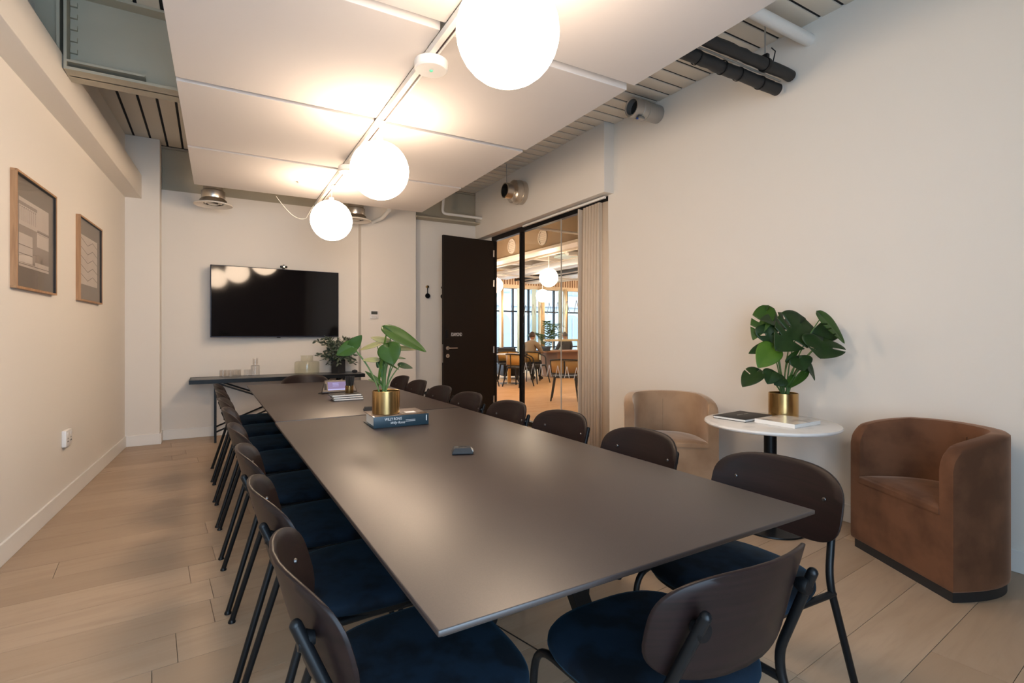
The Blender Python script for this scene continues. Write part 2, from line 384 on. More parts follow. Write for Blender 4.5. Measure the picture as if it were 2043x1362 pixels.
# soffit along the picture wall
struct(B().prism([(lwx(YR) - .02, YR), (lwx(YR) + .16, YR), (lwx(6.99) + .15, 6.99), (lwx(6.99) - .02, 6.99)], 2.74, 3.0).done('wall_soffit_left', M_SOFFIT, bev=.003), 'boxed soffit running above the framed pictures', 'wall')
# steel beams
def ibeam(name, label, x0, x1, y, z0, z1, fw, endplate=False, wt=.012):
    o = thing(name, label, 'beam', (0, 0, 0), kind='structure')
    B().box(((x0 + x1) / 2, y, (z0 + z1) / 2), (x1 - x0, wt, z1 - z0)).done('web', M_STEEL, o)
    for z in (z0 + .009, z1 - .009): B().box(((x0 + x1) / 2, y, z), (x1 - x0, fw, .018)).done('flange', M_STEEL, o)
    if endplate:
        B().box((x0 - .008, y, (z0 + z1) / 2), (.016, fw, z1 - z0)).done('end_plate', M_STEEL, o)
        B().box((x0 - .042, y, (z0 + z1) / 2), (.016, fw, z1 - z0)).done('end_plate', M_STEEL, o)
        for k in range(6):
            B().box((x0 + .02, y - .016, z0 + .08 + k * .075), (.035, .022, .03)).done('bolt_plate', M_STEEL, o)
        B().box((x0 + .20, y - .06, z0 + .055), (.40, .09, .014)).done('seating_plate', M_STEEL, o)
        B().box(((x0 - .05 + lwx(y)) / 2, y, (z0 + z1) / 2), (abs(lwx(y) - x0 + .05), .012, z1 - z0)).done('web', M_STEEL, o)
    return o
ibeam('steel_beam', 'deep grey painted steel beam crossing above the pictures', -.775, 1.0, 4.285, 2.905, CZ, .21, True)
ibeam('steel_beam', 'grey painted steel beam above the back wall behind the ceiling panels', -.49, 3.6, 7.27, 2.92, CZ, .10)
B().box((3.08, 7.11, 2.93), (1.05, .18, .02)).done('steel_ledge', M_STEEL, kind='structure', label='painted steel ledge above the coat hooks', category='ledge')
# baseboards
def bb(name, pts, h=.118, t=.014, label=''):
    (x0, y0), (x1, y1) = pts; d = Vector((x1 - x0, y1 - y0, 0)); L = d.length; a = math.atan2(d.y, d.x)
    o = B().box((L / 2, t / 2, h / 2), (L, t, h)).done(name, M_WHITE, loc=(x0, y0, 0), rot=a, bev=.003); struct(o, label, 'baseboard')
bb('baseboard_left', ((lwx(6.99), 6.99), (lwx(YR), YR)), label='white baseboard under the framed pictures')
bb('baseboard_pier', ((-.49, 6.99), (-.80, 6.99)), label='white baseboard across the corner pier')
bb('baseboard_pier_side', ((-.49, 7.21), (-.49, 6.976)), label='short white baseboard on the side of the corner pier')
bb('baseboard_back', ((1.772, 7.21), (-.476, 7.21)), label='white baseboard below the television wall')
bb('baseboard_pier_back', ((2.557, 7.07), (1.772, 7.07)), label='white baseboard on the thermostat pier')
bb('baseboard_hooks', ((3.69, 7.21), (2.557, 7.21)), label='white baseboard below the coat hooks')
bb('baseboard_right', ((3.64, YR), (3.64, 4.17)), label='white baseboard behind the armchairs')
# acoustic ceiling panels, two columns either side of the track
PR = R(-.8)
def panel_pt(dx, y): return (1.035 + dx + (y - 4.0) * math.tan(-PR), y)
prow = [(4.875, 6.075), (3.625, 4.825), (2.375, 3.575), (1.10, 2.31)]
ordr = ['farthest', 'third', 'second', 'nearest']
for i, (y0, y1) in enumerate(prow):
    for sd, (a, e) in enumerate(((-1.205, -.03), (.03, 1.205))):
        cx, cy = panel_pt((a + e) / 2, (y0 + y1) / 2)
        o = B().box((0, 0, 0), (e - a, y1 - y0, .045)).done('acoustic_panel', M_PANEL, loc=(cx, cy, 2.7725), rot=PR, bev=.002)
        tag(o, 'white acoustic ceiling panel, %s row from the camera, %s side of the light track' % ({0: 'fourth', 1: 'third', 2: 'second', 3: 'first'}[i], ('picture', 'armchair')[sd]), 'ceiling panel', 'hanging acoustic ceiling panels')
        for wx, wy in ((.35, .35), (-.35, .35), (.35, -.35), (-.35, -.35)):
            B().tube([(wx, wy, .02), (wx, wy, CZ - 2.7725)], .002, 6).done('hanger_wire', M_GREYM, o)

# ---------------------------------------------------------------- light track and globes
def track_x(y): return panel_pt(0, y)[0] - .005
y0, y1 = 1.0, 6.25
tk = thing('light_track', 'white lighting track running between the ceiling panels', 'light track', (track_x((y0 + y1) / 2), (y0 + y1) / 2, 2.725), PR)
for xx, ww in ((-.012, .030), (.020, .010)): B().box((xx, 0, 0), (ww, y1 - y0, .034)).done('rail', M_WHITE, tk)
B().box((.009, 0, -.003), (.012, y1 - y0, .018)).done('slot', mat('track_slot', (.05, .025, .02), .6), tk)
for yy in (-1.9, -.35, 1.2, 2.3):
    B().tube([(0, yy, .01), (0, yy, CZ - 2.725)], .004, 8).done('suspension_rod', M_GREYM, tk)
GL = [(1.70, 2.40, 'nearest the camera'), (3.51, 2.37, 'over the middle of the table'), (5.27, 2.362, 'nearest the television')]
for y, z, w in GL:
    x = track_x(y) - .015
    g = thing('globe_pendant', 'glowing white glass globe pendant %s' % w, 'pendant lamp', (x, y, z), group='globe pendants above the meeting table')
    B().sphere((0, 0, 0), .198, 32).done('globe', M_GLOBE, g)
    B().lathe([(0, .225), (.022, .225), (.024, .19), (0, .19)], seg=16).done('cap', M_WHITE, g)
    B().tube([(0, 0, .22), (.004, 0, .27), (.01, 0, 2.685 - z)], .0025, 6).done('cord', M_WHITE, g)
    B().box((.01, 0, 2.694 - z), (.034, .085, .022), bev=.004).done('track_adapter', M_WHITE, g)
for y, w in ((2.585, 'first along the track, between the two nearest globes'), (4.60, 'half hidden behind the middle globe')):
    e = thing('emergency_light', 'round white emergency light %s' % w, 'emergency light', (track_x(y) + .01, y, 2.655))
    B().lathe([(0, 0), (.080, 0), (.089, .008), (.09, .045), (.086, .05), (0, .05)]).done('body', M_PLASTIC, e)
    B().lathe([(0, -.005), (.008, -.004), (.011, .002), (0, .002)], seg=20).done('lens', M_GREEN if y < 3 else M_PLASTIC, e)
sp = thing('sprinkler_head', 'small sprinkler head set in the far ceiling panel', 'sprinkler', (.745, 5.44, 2.75))
B().lathe([(.018, -.002), (.032, -.002), (.034, .0), (.034, .003), (.018, .003)], seg=24).done('escutcheon', M_WHITE, sp)
B().lathe([(0, -.018), (.012, -.016), (.004, -.01), (.005, .02), (0, .02)], seg=12).done('nozzle', M_GREYM, sp)
cb = []
for k in range(15):
    t = k / 14; cb.append((.62 + .32 * t, 6.12 + .10 * t, 2.74 - .20 * math.sin(t * math.pi * .62) + .0))
cb.append((1.02, 6.22, 2.71))
tag(B().tube(cb, .003, 6).done('ceiling_cable', M_WHITE), 'thin white cable looping below the far panel to the track end', 'cable')

# ---------------------------------------------------------------- ceiling services
def duct(name, label, prof, loc, axis='x'):
    return tag(B().lathe(prof, seg=32, axis=axis).done(name, M_GALV, loc=loc), label, 'duct')
for x, w in ((.03, 'left of the globes above the television'), (1.60, 'half hidden behind the farthest globe')):
    d = thing('ceiling_diffuser', 'round metal air diffuser %s' % w, 'air diffuser', (x, 6.66, 2.68), group='round air diffusers')
    B().lathe([(.098, .06), (.098, .72), (.10, .72), (.10, .06)]).done('duct', M_GALV, d)
    B().lathe([(.10, .17), (.118, .155), (.12, .09), (.115, .075), (.135, .055), (.140, .03), (.11, .03), (.10, .05)]).done('collar', M_GALV, d)
    B().lathe([(.10, .018), (.19, .0), (.196, .006), (.19, .014), (.12, .035), (.10, .035)]).done('flange', M_SOFFIT, d)
    B().lathe([(0, .005), (.052, .012), (.06, .02), (0, .03)]).done('centre_disc', M_GALV, d)
    B().lathe([(.07, .014), (.088, .022), (.088, .028), (.07, .022)]).done('ring', M_GALV, d)
    B().lathe([(0, .06), (.098, .06), (.098, .064), (0, .064)]).done('throat', M_VOID, d)
# open-ended duct on the armchair wall
d = thing('ventilation_duct', 'grey open ended round duct sticking out above the armchair wall', 'duct', (3.64, 3.47, 3.31))
B().lathe([(.070, -0.330), (.085, -0.335), (.086, -0.290), (.082, -0.285), (.082, -0.240), (.088, -0.235), (.088, -0.200), (.082, -0.195), (.082, -.17), (.086, -.168), (.086, -.155), (.082, -.15), (.082, .01), (.07, .01), (.07, -0.330)], axis='x').done('pipe', M_GREYM, d)
B().lathe([(0, -.27), (.072, -.27), (.072, -.265), (0, -.265)], axis='x').done('damper', M_VOID, d)
B().box((-.24, -.02, -.095), (.07, .05, .02), bev=.004).done('bracket', M_GREYM, d)
B().lathe([(0, -.335), (.008, -.335), (.008, -.32), (0, -.32)], c=(.05, -.02, -.10), axis='x', seg=12).done('blue_tag', mat('blue_tag', (.03, .10, .45), .4), d)
d = thing('ventilation_duct', 'shiny stepped round duct above the glass partition', 'duct', (3.57, 5.74, 3.09))
B().lathe([(.085, -.30), (.098, -.30), (.10, -.21), (.125, -.20), (.15, -.18), (.152, -.10), (.158, -.098), (.158, -.085), (.152, -.08), (.152, .02), (.08, .02), (.08, -.29)], axis='x').done('pipe', M_GALV, d)
B().lathe([(0, -.16), (.09, -.16), (.09, -.155), (0, -.155)], axis='x').done('throat', M_VOID, d)
for xx in (-.27, -.24): B().lathe([(.082, xx), (.092, xx), (.092, xx + .006), (.082, xx + .006)], axis='x').done('rib_ring', M_GALV, d)
B().tube([(-.27, 0, .098), (-.27, 0, CZ - 3.09)], .004, 8).done('hanger_rod', M_GREYM, d)
# black insulated pipes
pg = thing('insulated_pipes', 'bundle of black foam insulated pipes below the deck ceiling', 'pipes', (0, 0, 0))
rp = random.Random(11)
def wob(y, z, r, x0=1.9, x1=3.60, amp=.004):
    pts, rad = [], []
    n = 26
    for k in range(n):
        t = k / (n - 1); pts.append((x0 + (x1 - x0) * t, y + rp.uniform(-amp, amp), z + rp.uniform(-amp, amp) * .6)); rad.append(r * (1 + rp.uniform(-.05, .04)))
    return pts, rad
p, r_ = wob(2.16, 3.10, .040); B().tube(p, r_, 14).done('pipe', M_BLACKM, pg)
p, r_ = wob(2.24, 3.025, .042, x1=3.56); B().tube(p, r_, 14).done('pipe', M_BLACKM, pg)
p, r_ = wob(2.29, 3.075, .036, x1=3.57); B().tube(p, r_, 14).done('pipe', M_BLACKM, pg)
p, r_ = wob(2.205, 3.068, .007, x1=3.55, amp=.002); B().tube(p, r_, 8).done('cable', M_GREYM, pg)
for x in (2.7, 2.95, 3.12, 3.36):
    B().lathe([(.043, -.005), (.047, -.005), (.047, .005), (.043, .005)], c=(x, 2.24, 3.025), axis='x', seg=20).done('cable_tie', M_BLACK, pg)
B().tube([(3.30, 2.16, 3.12), (3.30, 2.16, CZ)], .0055, 8).done('hanger_rod', M_GREYM, pg)
B().box((3.30, 2.16, CZ - .008), (.07, .07, .012)).done('rod_plate', M_GREYM, pg)
B().lathe([(.038, -.014), (.047, -.014), (.047, .014), (.038, .014)], c=(3.30, 2.16, 3.10), axis='x', seg=20).done('clamp', M_BLACK, pg)
B().box((3.30, 2.16, 3.155), (.03, .05, .03), bev=.004).done('clamp', M_BLACK, pg)
B().tube([(3.36, 2.14, 3.13), (3.37, 2.13, 3.20), (3.34, 2.14, 3.22)], .004, 6).done('tie_wire', M_BLACK, pg)
tag(B().tube([(2.2, 2.05, 3.315), (3.66, 2.05, 3.315)], .042, 18).done('white_pipe', M_WHITE), 'fat white pipe running into the wall above the black pipes', 'pipe')
tag(B().tube(fillet([(2.96, 6.98, CZ), (2.93, 6.98, 3.0), (3.62, 6.98, 3.0)], .06), .020, 12).done('white_pipe', M_WHITE), 'thin white pipe bending above the coat hooks', 'pipe')
tag(B().tube(fillet([(2.02, 6.6, 2.86), (2.00, 6.85, 2.80), (1.93, 7.06, 2.78)], .05), .026, 12).done('white_pipe', M_WHITE), 'short white pipe stub under the far ceiling panel', 'pipe')

# ---------------------------------------------------------------- glass partition, door, curtain
def gx(y): return 3.66 + (y - 4.3) * .0175
pt = thing('window_2', 'black framed glazed partition to the cafe', 'partition', kind='structure')
GA = -math.atan(.0175)
def gbox(name, y, z, dy, dz, dx=.06, m=M_BLACK, off=0.0): return B().box((0, 0, 0), (dx, dy, dz)).done(name, m, pt, loc=(gx(y) + .03 + off, y, z), rot=GA)
gbox('head_rail', 5.525, 2.675, 2.75, .07)
gbox('mullion', 6.04, 1.355, .045, 2.57)
gbox('jamb', 6.875, 1.355, .06, 2.57)
gbox('bottom_rail', 5.085, .03, 1.87, .06)
gbox('glass_pane', 5.558, 1.35, .91, 2.58, .012, M_GLASSP)
gbox('glass_pane', 4.625, 1.35, .94, 2.58, .012, M_GLASSP)
gbox('glass_joint', 5.10, 1.35, .006, 2.58, .014, M_LIN)
for row, z0 in ((0, .715), (1, 1.50)):
    for k in range(7):
        yy = 5.93 - k * .192
        if abs(yy - 5.10) < .03: continue
        bmk = B()
        for sg in (-1, 1):
            bmk.box((-.008, sg * .026, .06), (.002, .009, .15), rot=Matrix.Rotation(R(sg * 19), 3, 'X'))
        bmk.done('glass_marking', M_INKW if row == 0 else M_LIN, pt, loc=(gx(yy) + .03, yy, z0 - .0 + (0 if row == 0 else 0)), rot=GA)
dr = thing('door_1', 'tall brown black door standing open', 'door', (gx(6.85) - .005, 6.852, 0), R(180 + 6.4), kind='structure')
# local: x runs from hinge to free edge, front (seen from the table) faces +y local
B().box((.436, 0, 1.325), (.862, .045, 2.63)).done('leaf', M_DOOR, dr, bev=.002)
for z in (.25, 1.0, 2.0, 2.45): B().lathe([(0, -.05), (.011, -.05), (.011, .05), (0, .05)], c=(.004, .028, z), seg=12).done('hinge', M_GALV, dr)
hd = B().lathe([(0, .022), (.027, .022), (.027, .032), (0, .032)], axis='y', c=(.80, 0, 1.035)).done('handle', M_GALV, dr)
B().tube(fillet([(.80, .03, 1.035), (.80, .07, 1.035), (.665, .07, 1.035)], .02), .0095, 10).done('lever', M_GALV, hd)
B().lathe([(0, .022), (.027, .022), (.027, .032), (0, .032)], axis='y', c=(.80, 0, .925)).done('lock', M_GALV, dr)
B().box((.80, .033, .925), (.006, .004, .022)).done('keyhole', M_BLACK, dr)
B().box((.81, .024, 1.235), (.045, .006, .12), bev=.002).done('card_reader', M_BLACK, dr)
B().box((.868, 0, .96), (.004, .024, .26)).done('latch_plate', M_GALV, dr)
text('lettering', '/DIAMOND', .072, M_INKW, dr, (.745, .024, 1.205), (R(90), 0, R(180)), sx=.50)
# coat hooks
for x, w, m2 in ((2.775, 'with brass top, on the wall by the open door', M_BRASS), (3.02, 'all black, half hidden by the open door', M_BLACK)):
    h = thing('coat_hook', 'black disc coat hook %s' % w, 'coat hook', (x, 7.21, 1.80), group='coat hooks by the door')
    B().lathe([(0, -.045), (.036, -.045), (.038, -.035), (.036, -.026), (0, -.026)], axis='y').done('disc', M_BLACK, h)
    B().tube([(0, -.028, 0), (0, -.028, .13)], .0065, 10).done('bar', M_BLACK, h)
    B().lathe([(0, -.05), (.018, -.047), (.022, -.03), (.018, 0), (0, 0)], axis='y', c=(0, 0, .135), seg=20).done('knob', m2, h)
# curtain
cu = thing('curtain', 'gathered beige linen curtain at the end of the glass partition', 'curtain', (0, 0, 0))
def curtain_part(name, ya, yb, xa, xb, n, amp, z0, z1, seed):
    r = random.Random(seed); b = B(); K = n * 8; top, bot, mid = [], [], []
    ph = [r.uniform(.8, 1.2) for _ in range(n + 1)]
    for k in range(K + 1):
        t = k / K; w = math.sin(t * n * 2 * math.pi); a = amp * ph[int(t * n)]
        y = ya + (yb - ya) * t + .25 * (yb - ya) / n * math.cos(t * n * 2 * math.pi); x = xa + (xb - xa) * t + a * w
        top.append((xa + (xb - xa) * t + a * .45 * w, y, z1)); mid.append((x, y, (z0 + z1) * .6)); bot.append((x + .006 * math.sin(k * .7), y, z0))
    rows = [[b.bm.verts.new(p) for p in rr] for rr in (top, mid, bot)]
    for a_, c_ in zip(rows, rows[1:]):
        for k in range(K): b.bm.faces.new((a_[k], a_[k + 1], c_[k + 1], c_[k]))
    o = b.done(name, M_CURT, cu, ang=80); md = o.modifiers.new('cloth', 'SOLIDIFY'); md.thickness = .003; return o
curtain_part('pleats', 4.60, 4.275, 3.640, 3.615, 6, .034, .02, 2.655, 5)
curtain_part('side_fold', 4.295, 4.165, 3.615, 3.66, 1, .02, .02, 2.65, 6)
B().box((3.625, 4.62, 1.34), (.07, .014, 2.62), bev=.003).done('leading_edge', M_CURT, cu)
B().box((0, 0, 0), (.025, 1.7, .022)).done('curtain_track', M_WHITE, cu, loc=(3.615, 5.02, 2.685), rot=R(-1.1))

# ---------------------------------------------------------------- meeting table
def trestle(parent, x, y):
    for sg in (-1, 1):
        b = B(); top = Vector((x + sg * .035, y, .715)); bot = Vector((x + sg * .32, y, 0.0)); wv = .034
        q = []
        for c_, z in ((bot, 0.0), (top, .712)):
            q.append([(c_.x - wv, y - .025, z), (c_.x + wv, y - .025, z), (c_.x + wv, y + .025, z), (c_.x - wv, y + .025, z)])
        b.loft(q).done('leg', M_BLACK, parent, bev=.003)
    B().box((x, y, .708), (.22, .10, .014)).done('mounting_plate', M_BLACK, parent)
for nm, lab, loc in (('near', 'dark brown meeting table top on black trestle legs, the half nearer the camera', (.928, 2.055, 0)), ('far', 'dark brown meeting table top on black trestle legs, the half nearer the television', (.916, 4.51, 0))):
    t = thing('meeting_table', lab, 'table', loc, R(.45), group='two meeting tables pushed end to end')
    L = 2.43; wd = 1.19
    B().box((0, 0, .7235), (wd, L, .013), bev=.003).done('tabletop', M_TABLE, t, ang=60)
    B().box((0, 0, .7125), (wd - .03, L - .03, .009)).done('under_bevel', M_TEDGE, t)
    for yy in ((-.61, .495) if nm == 'near' else (-.735, .437)): trestle(t, 0, yy)
    B().box((0, -.1, .69), (.06, 1.36, .03)).done('spine', M_BLACK, t)

# ---------------------------------------------------------------- chairs
def make_chair():
    t = thing('dining_chair', '', 'chair')
    # seat
    out = [(x * (1 + .07 * y / .23), y) for x, y in sell(.235, .228, 2.9, 56)]
    prof = [(.0, .436), (.90, .436), (.975, .441), (1.0, .452), (.995, .465), (.965, .475), (.88, .482), (.6, .487), (.25, .488), (0.001, .4885)]
    b = B(); b.loft([[(x * max(k, .001), y * max(k, .001), z) for x, y in out] for k, z in prof]); b.done('seat', M_NAVY, t, ang=60)
    b = B(); b.loft([[(x * k, y * k, z) for x, y in out] for k, z in ((.93, .425), (.945, .437))]); b.done('seat_pan', M_BLACK, t)
    # backrest: curved plywood shell
    rings = 6; K = 56; o2 = sell(.243, .127, 3.1, K); T = .0055
    def P(X, Z, s_):
        return Vector((X, -.292 + 1.25 * X * X - Z * .26 + s_, .676 + Z * .97))
    b = B(); sheets = []
    for s_ in (T, -T):
        rr = [[b.bm.verts.new(P(x * k / rings * (1 if k < rings else .992), z * k / rings * (1 if k < rings else .985), s_)) for x, z in o2] for k in range(1, rings + 1)]
        c = b.bm.verts.new(P(0, 0, s_))
        for k in range(K): b.bm.faces.new((c, rr[0][k], rr[0][(k + 1) % K]))
        b._skin(rr, cap=False); sheets.append(rr[-1])
    rim = [[b.bm.verts.new(P(x, z, s_ * .6)) for x, z in o2] for s_ in (T, -T)]
    seq = [sheets[0], rim[0], rim[1], sheets[1]]
    b._skin(seq, cap=False)
    back = b.done('backrest', M_OAK, t, ang=50)
    for sg in (-1, 1):
        x = sg * .165; yf = P(x, .02, T).y
        B().lathe([(0, .0035), (.005, .0035), (.0068, .001), (.0068, -.004), (0, -.004)], axis='y', c=(x, yf, .70), seg=14).done('screw', M_SCREW, back)
        B().lathe([(0, -.016), (.017, -.016), (.019, -.012), (.019, -.002), (.012, .014), (0, .014)], axis='y', c=(x * 1.03, yf - .026, .692), seg=18).done('knob', M_BLACK, t)
        # rear leg bends forward at seat height and back again to the shell
        yk = yf - .045
        pts = fillet([(sg * .245, -.335, .008), (sg * .212, -.195, .47), (x * 1.06, yk, .725)], .06, 6)
        b = B(); b.tube(pts, .0115, 12); b.sphere(pts[-1], .0115, 12); b.lathe([(0, 0), (.015, 0), (.015, .006), (.011, .014), (0, .014)], c=(sg * .245, -.335, 0), seg=12); b.done('leg', M_BLACK, t, ang=50)
        pts = fillet([(sg * .232, .235, .008), (sg * .216, .205, .424), (sg * .205, .0, .424), (sg * .217, -.215, .424)], .07, 6)
        b = B(); b.tube(pts, .0105, 12); b.lathe([(0, 0), (.014, 0), (.014, .006), (.01, .014), (0, .014)], c=(sg * .232, .235, 0), seg=12); b.done('leg', M_BLACK, t, ang=50)
    return t
proto = make_chair()
used = [False]
def chair(x, y, rz, label, group):
    o = copy_tree(proto) if used[0] else proto; used[0] = True
    o.location = (x, y, 0); o.rotation_euler = (0, 0, R(rz)); o['label'] = label; o['group'] = group
    return o
ORD = ['first', 'second', 'third', 'fourth', 'fifth', 'sixth', 'seventh', 'eighth']
LY = [1.165, 1.72, 2.27, 2.86, 3.50, 4.05, 4.63, 5.228]
for k, y in enumerate(LY):
    chair(.435 - .012 * k, y, -90 + (0, 1, -1, 1, 0, 0, 0, 0)[k], 'navy seated oak chair, %s from the camera on the picture side of the table' % ORD[k], 'chairs along the picture wall side of the table')
RY = [1.10, 1.74, 2.37, 2.91, 3.49, 4.05, 4.66, 5.225]; RX = [1.49, 1.45, 1.475, 1.43, 1.415, 1.42, 1.44, 1.465]
for k, y in enumerate(RY):
    chair(RX[k], y, 90 + (0, -2, 2, 0, 1, 0, 0, 0)[k], 'navy seated oak chair, %s from the camera on the armchair side of the table' % ORD[k], 'chairs along the armchair side of the table')
chair(.963, .936, 0, 'dark oak and navy velvet chair at the near head of the table, seen from behind', 'chairs at the table ends')
chair(.88, 5.62, 180, 'dark oak chair at the far head of the table below the television', 'chairs at the table ends')

# ---------------------------------------------------------------- armchairs
def armchair(label, m, loc, rz, WH=.345, DP=.535):
    t = thing('tub_armchair', label, 'armchair', loc, R(rz))
    N = 72; ex = .80
    def plan(k, a, d, y0=0.0):
        th = math.pi * k / N; c, s_ = math.cos(th), math.sin(th)
        return (a * math.copysign(abs(c) ** ex, c), y0 - d * abs(s_) ** ex)
    def even(a, d):
        F_ = [plan(q * N / 600, a, d) for q in range(601)]; acc = [0]
        for p, q in zip(F_, F_[1:]): acc.append(acc[-1] + math.dist(p, q))
        res = []; j = 0
        for q in range(N + 1):
            # denser near the two arm ends so that their rounded corners stay round
            u_ = q / N; u_ = u_ - .10 * math.sin(2 * math.pi * u_) / 1.0; tgt = acc[-1] * u_
            while j < 599 and acc[j + 1] < tgt: j += 1
            f_ = (tgt - acc[j]) / max(1e-9, acc[j + 1] - acc[j]); res.append((F_[j][0] + (F_[j + 1][0] - F_[j][0]) * f_, F_[j][1] + (F_[j + 1][1] - F_[j][1]) * f_))
        return res
    out = even(WH, DP)
    B().loft([[(x * .95, y * .95 - .013, z) for x, y in out] for z in (0, .05)]).done('plinth', M_BLACKM, t)
    b = B(); b.loft([[(x * s_, (y + .25) * s_ - .25, z) for x, y in out] for s_, z in ((.97, .05), (.995, .058), (1, .08), (1.0, .385), (.998, .398))]); b.done('body', m, t, ang=40)
    inn = even(WH - .075, DP - .085)
    b = B(); cx, cy = 0, -.2
    ring = [[(x * s_ * 1.01, (y + .2) * s_ - .2 + (.006 if y > -.02 else 0), z) for x, y in inn] for s_, z in ((1.0, .39), (1.0, .412), (.985, .424), (.93, .432), (.6, .440), (.05, .444))]
    b.loft(ring); b.done('seat_cushion', m, t, ang=60)
    # wrap-around back
    b = B(); rows = []
    def hgt(k):
        u = min(k, N - k) / (N / 2); h = .69 + .075 * min(1, u * 1.5) ** .8
        dist = abs(out[min(k, N - k)][1]); rr = .07
        if dist < rr: h -= rr - math.sqrt(max(0, rr * rr - (rr - dist) ** 2))
        return h
    for k in range(N + 1):
        (xo, yo), (xi, yi) = out[k], inn[k]; h = hgt(k); mx, my = (xo + xi) / 2, (yo + yi) / 2
        row = [(xo, yo, .385), (xo, yo, .5), (xo * 1.0, yo, h - .03), (xo * .985 + mx * .015, yo * .985 + my * .015, h - .012), (xo * .7 + mx * .3, yo * .7 + my * .3, h - .002), (mx, my, h), (xi * .7 + mx * .3, yi * .7 + my * .3, h - .002), (xi, yi, h - .02), (xi, yi, .5), (xi, yi, .385)]
        rows.append([b.bm.verts.new(p) for p in row])
    for a_, c_ in zip(rows, rows[1:]):
        for j in range(len(a_) - 1): b.bm.faces.new((a_[j], a_[j + 1], c_[j + 1], c_[j]))
    b.bm.faces.new(rows[0]); b.bm.faces.new(list(reversed(rows[-1])))
    b.done('backrest', m, t, ang=50)
    B().tube([(out[N // 2][0], inn[N // 2][1] + .002, .43), (0, inn[N // 2][1] + .002, .70)], .003, 6).done('seam_piping', m, t)
    return t
armchair('brown velvet tub armchair with black plinth, nearer the camera', M_BROWN, (3.10, 1.295, 0), 62, .335, .475)
armchair('tan velvet tub armchair behind the marble table, beside the curtain', M_TAN, (3.0, 2.725, 0), 141)

# ---------------------------------------------------------------- side table and what stands on it
st = thing('side_table', 'round white marble side table on a black pedestal', 'side table', (3.11, 2.0, 0))
B().lathe([(0, .655), (0.385, .655), (0.396, .660), (0.400, .668), (0.396, .677), (0.388, .68), (0, .68)], seg=72).done('marble_top', M_MARBLE, st)
B().lathe([(0, .02), (.038, .02), (.038, .65), (.12, .652), (.12, .656), (0, .656)], seg=28).done('column', M_BLACK, st)
B().lathe([(0, 0), (.212, 0), (.215, .004), (.213, .011), (.06, .019), (.038, .024), (0, .024)], seg=56).done('base_plate', M_BLACK, st)
bk = thing('picture_book', 'thin black hardback book lying on the marble table', 'book', (3.085, 2.18, .681), R(5))
B().box((0, 0, .008), (.322, .222, .013)).done('pages', M_PAGES, bk)
B().box((0, 0, .0165), (.33, .23, .003), bev=.0008).done('cover', M_BLACKM, bk)
B().box((0, 0, .0012), (.33, .23, .0024), bev=.0006).done('cover', M_BLACKM, bk)
for q in range(9): B().box((-.03 + q * .014 + (.012 if q > 4 else 0), .02, .0182), (.009, .006, .0004)).done('title_stroke', M_LIN, bk)
bk = thing('photo_book', 'white softcover photo book beside the brass pot on the marble table', 'book', (3.135, 1.90, .681), R(1))
B().box((0, 0, .012), (.285, .252, .021)).done('pages', M_PAGES, bk)
B().box((0, 0, .0236), (.29, .258, .002)).done('cover', M_COVER2, bk)
B().box((0, 0, .0008), (.29, .258, .0016)).done('cover', M_COVER2, bk)
B().box((-.1455, 0, .0124), (.0014, .258, .0245)).done('spine', M_PAGES, bk)

# ---------------------------------------------------------------- plants
def leaf_mesh(L, Wd, heart=.22, slits=(), fold=.25, droop=.35, nu=26, nv=7, seed=0, curl=0.0):
    """leaf in local space: base at origin, midrib along +Y, normal +Z"""
    rr = random.Random(seed); bm = bmesh.new(); G = {}
    def wid(t):
        if t <= 0: return 0
        return (math.sin(math.pi * min(1, t) ** .62) ** .75) * (1 - .12 * t)
    for i in range(nu + 1):
        t = i / nu; w = wid(t) * Wd / 2
        for sg in (-1, 1):
            for j in range(nv + 1):
                if j == 0 and sg == 1: G[(i, 1, 0)] = G[(i, -1, 0)]; continue
                s_ = j / nv; x = sg * w * s_
                y = L * (t * (1 + heart) - heart * (s_ ** 1.2) * 1.0 * (1 - t) ** 1.0) if t < 1 else L
                y = L * t - heart * L * (s_ ** 1.5) * (1 - t) ** 2
                z = fold * abs(x) * (1 - .5 * s_) - droop * L * (t ** 2) * .5 + .012 * Wd * math.sin(9 * t + sg) * s_ - curl * (x * x) / max(Wd, .01)
                G[(i, sg, j)] = bm.verts.new((x, y, z))
    for i in range(nu):
        for sg in (-1, 1):
            for j in range(nv):
                t = (i + .5) / nu; s_ = (j + .5) / nv
                if any(sd in (0, sg) and a <= t <= c and s_ > lo and s_ < hi for (sd, a, c, lo, hi) in slits): continue
                vs = [G[(i, sg, j)], G[(i, sg, j + 1)], G[(i + 1, sg, j + 1)], G[(i + 1, sg, j)]]
                if len(set(vs)) == 4:
                    try: bm.faces.new(vs if sg > 0 else list(reversed(vs)))
                    except ValueError: pass
    bmesh.ops.remove_doubles(bm, verts=list(bm.verts), dist=1e-5)
    loose = [v for v in bm.verts if not v.link_faces]
    for v in loose: bm.verts.remove(v)
    me = bpy.data.meshes.new('leaf'); bm.to_mesh(me); bm.free()
    me.polygons.foreach_set('use_smooth', [True] * len(me.polygons)); return me

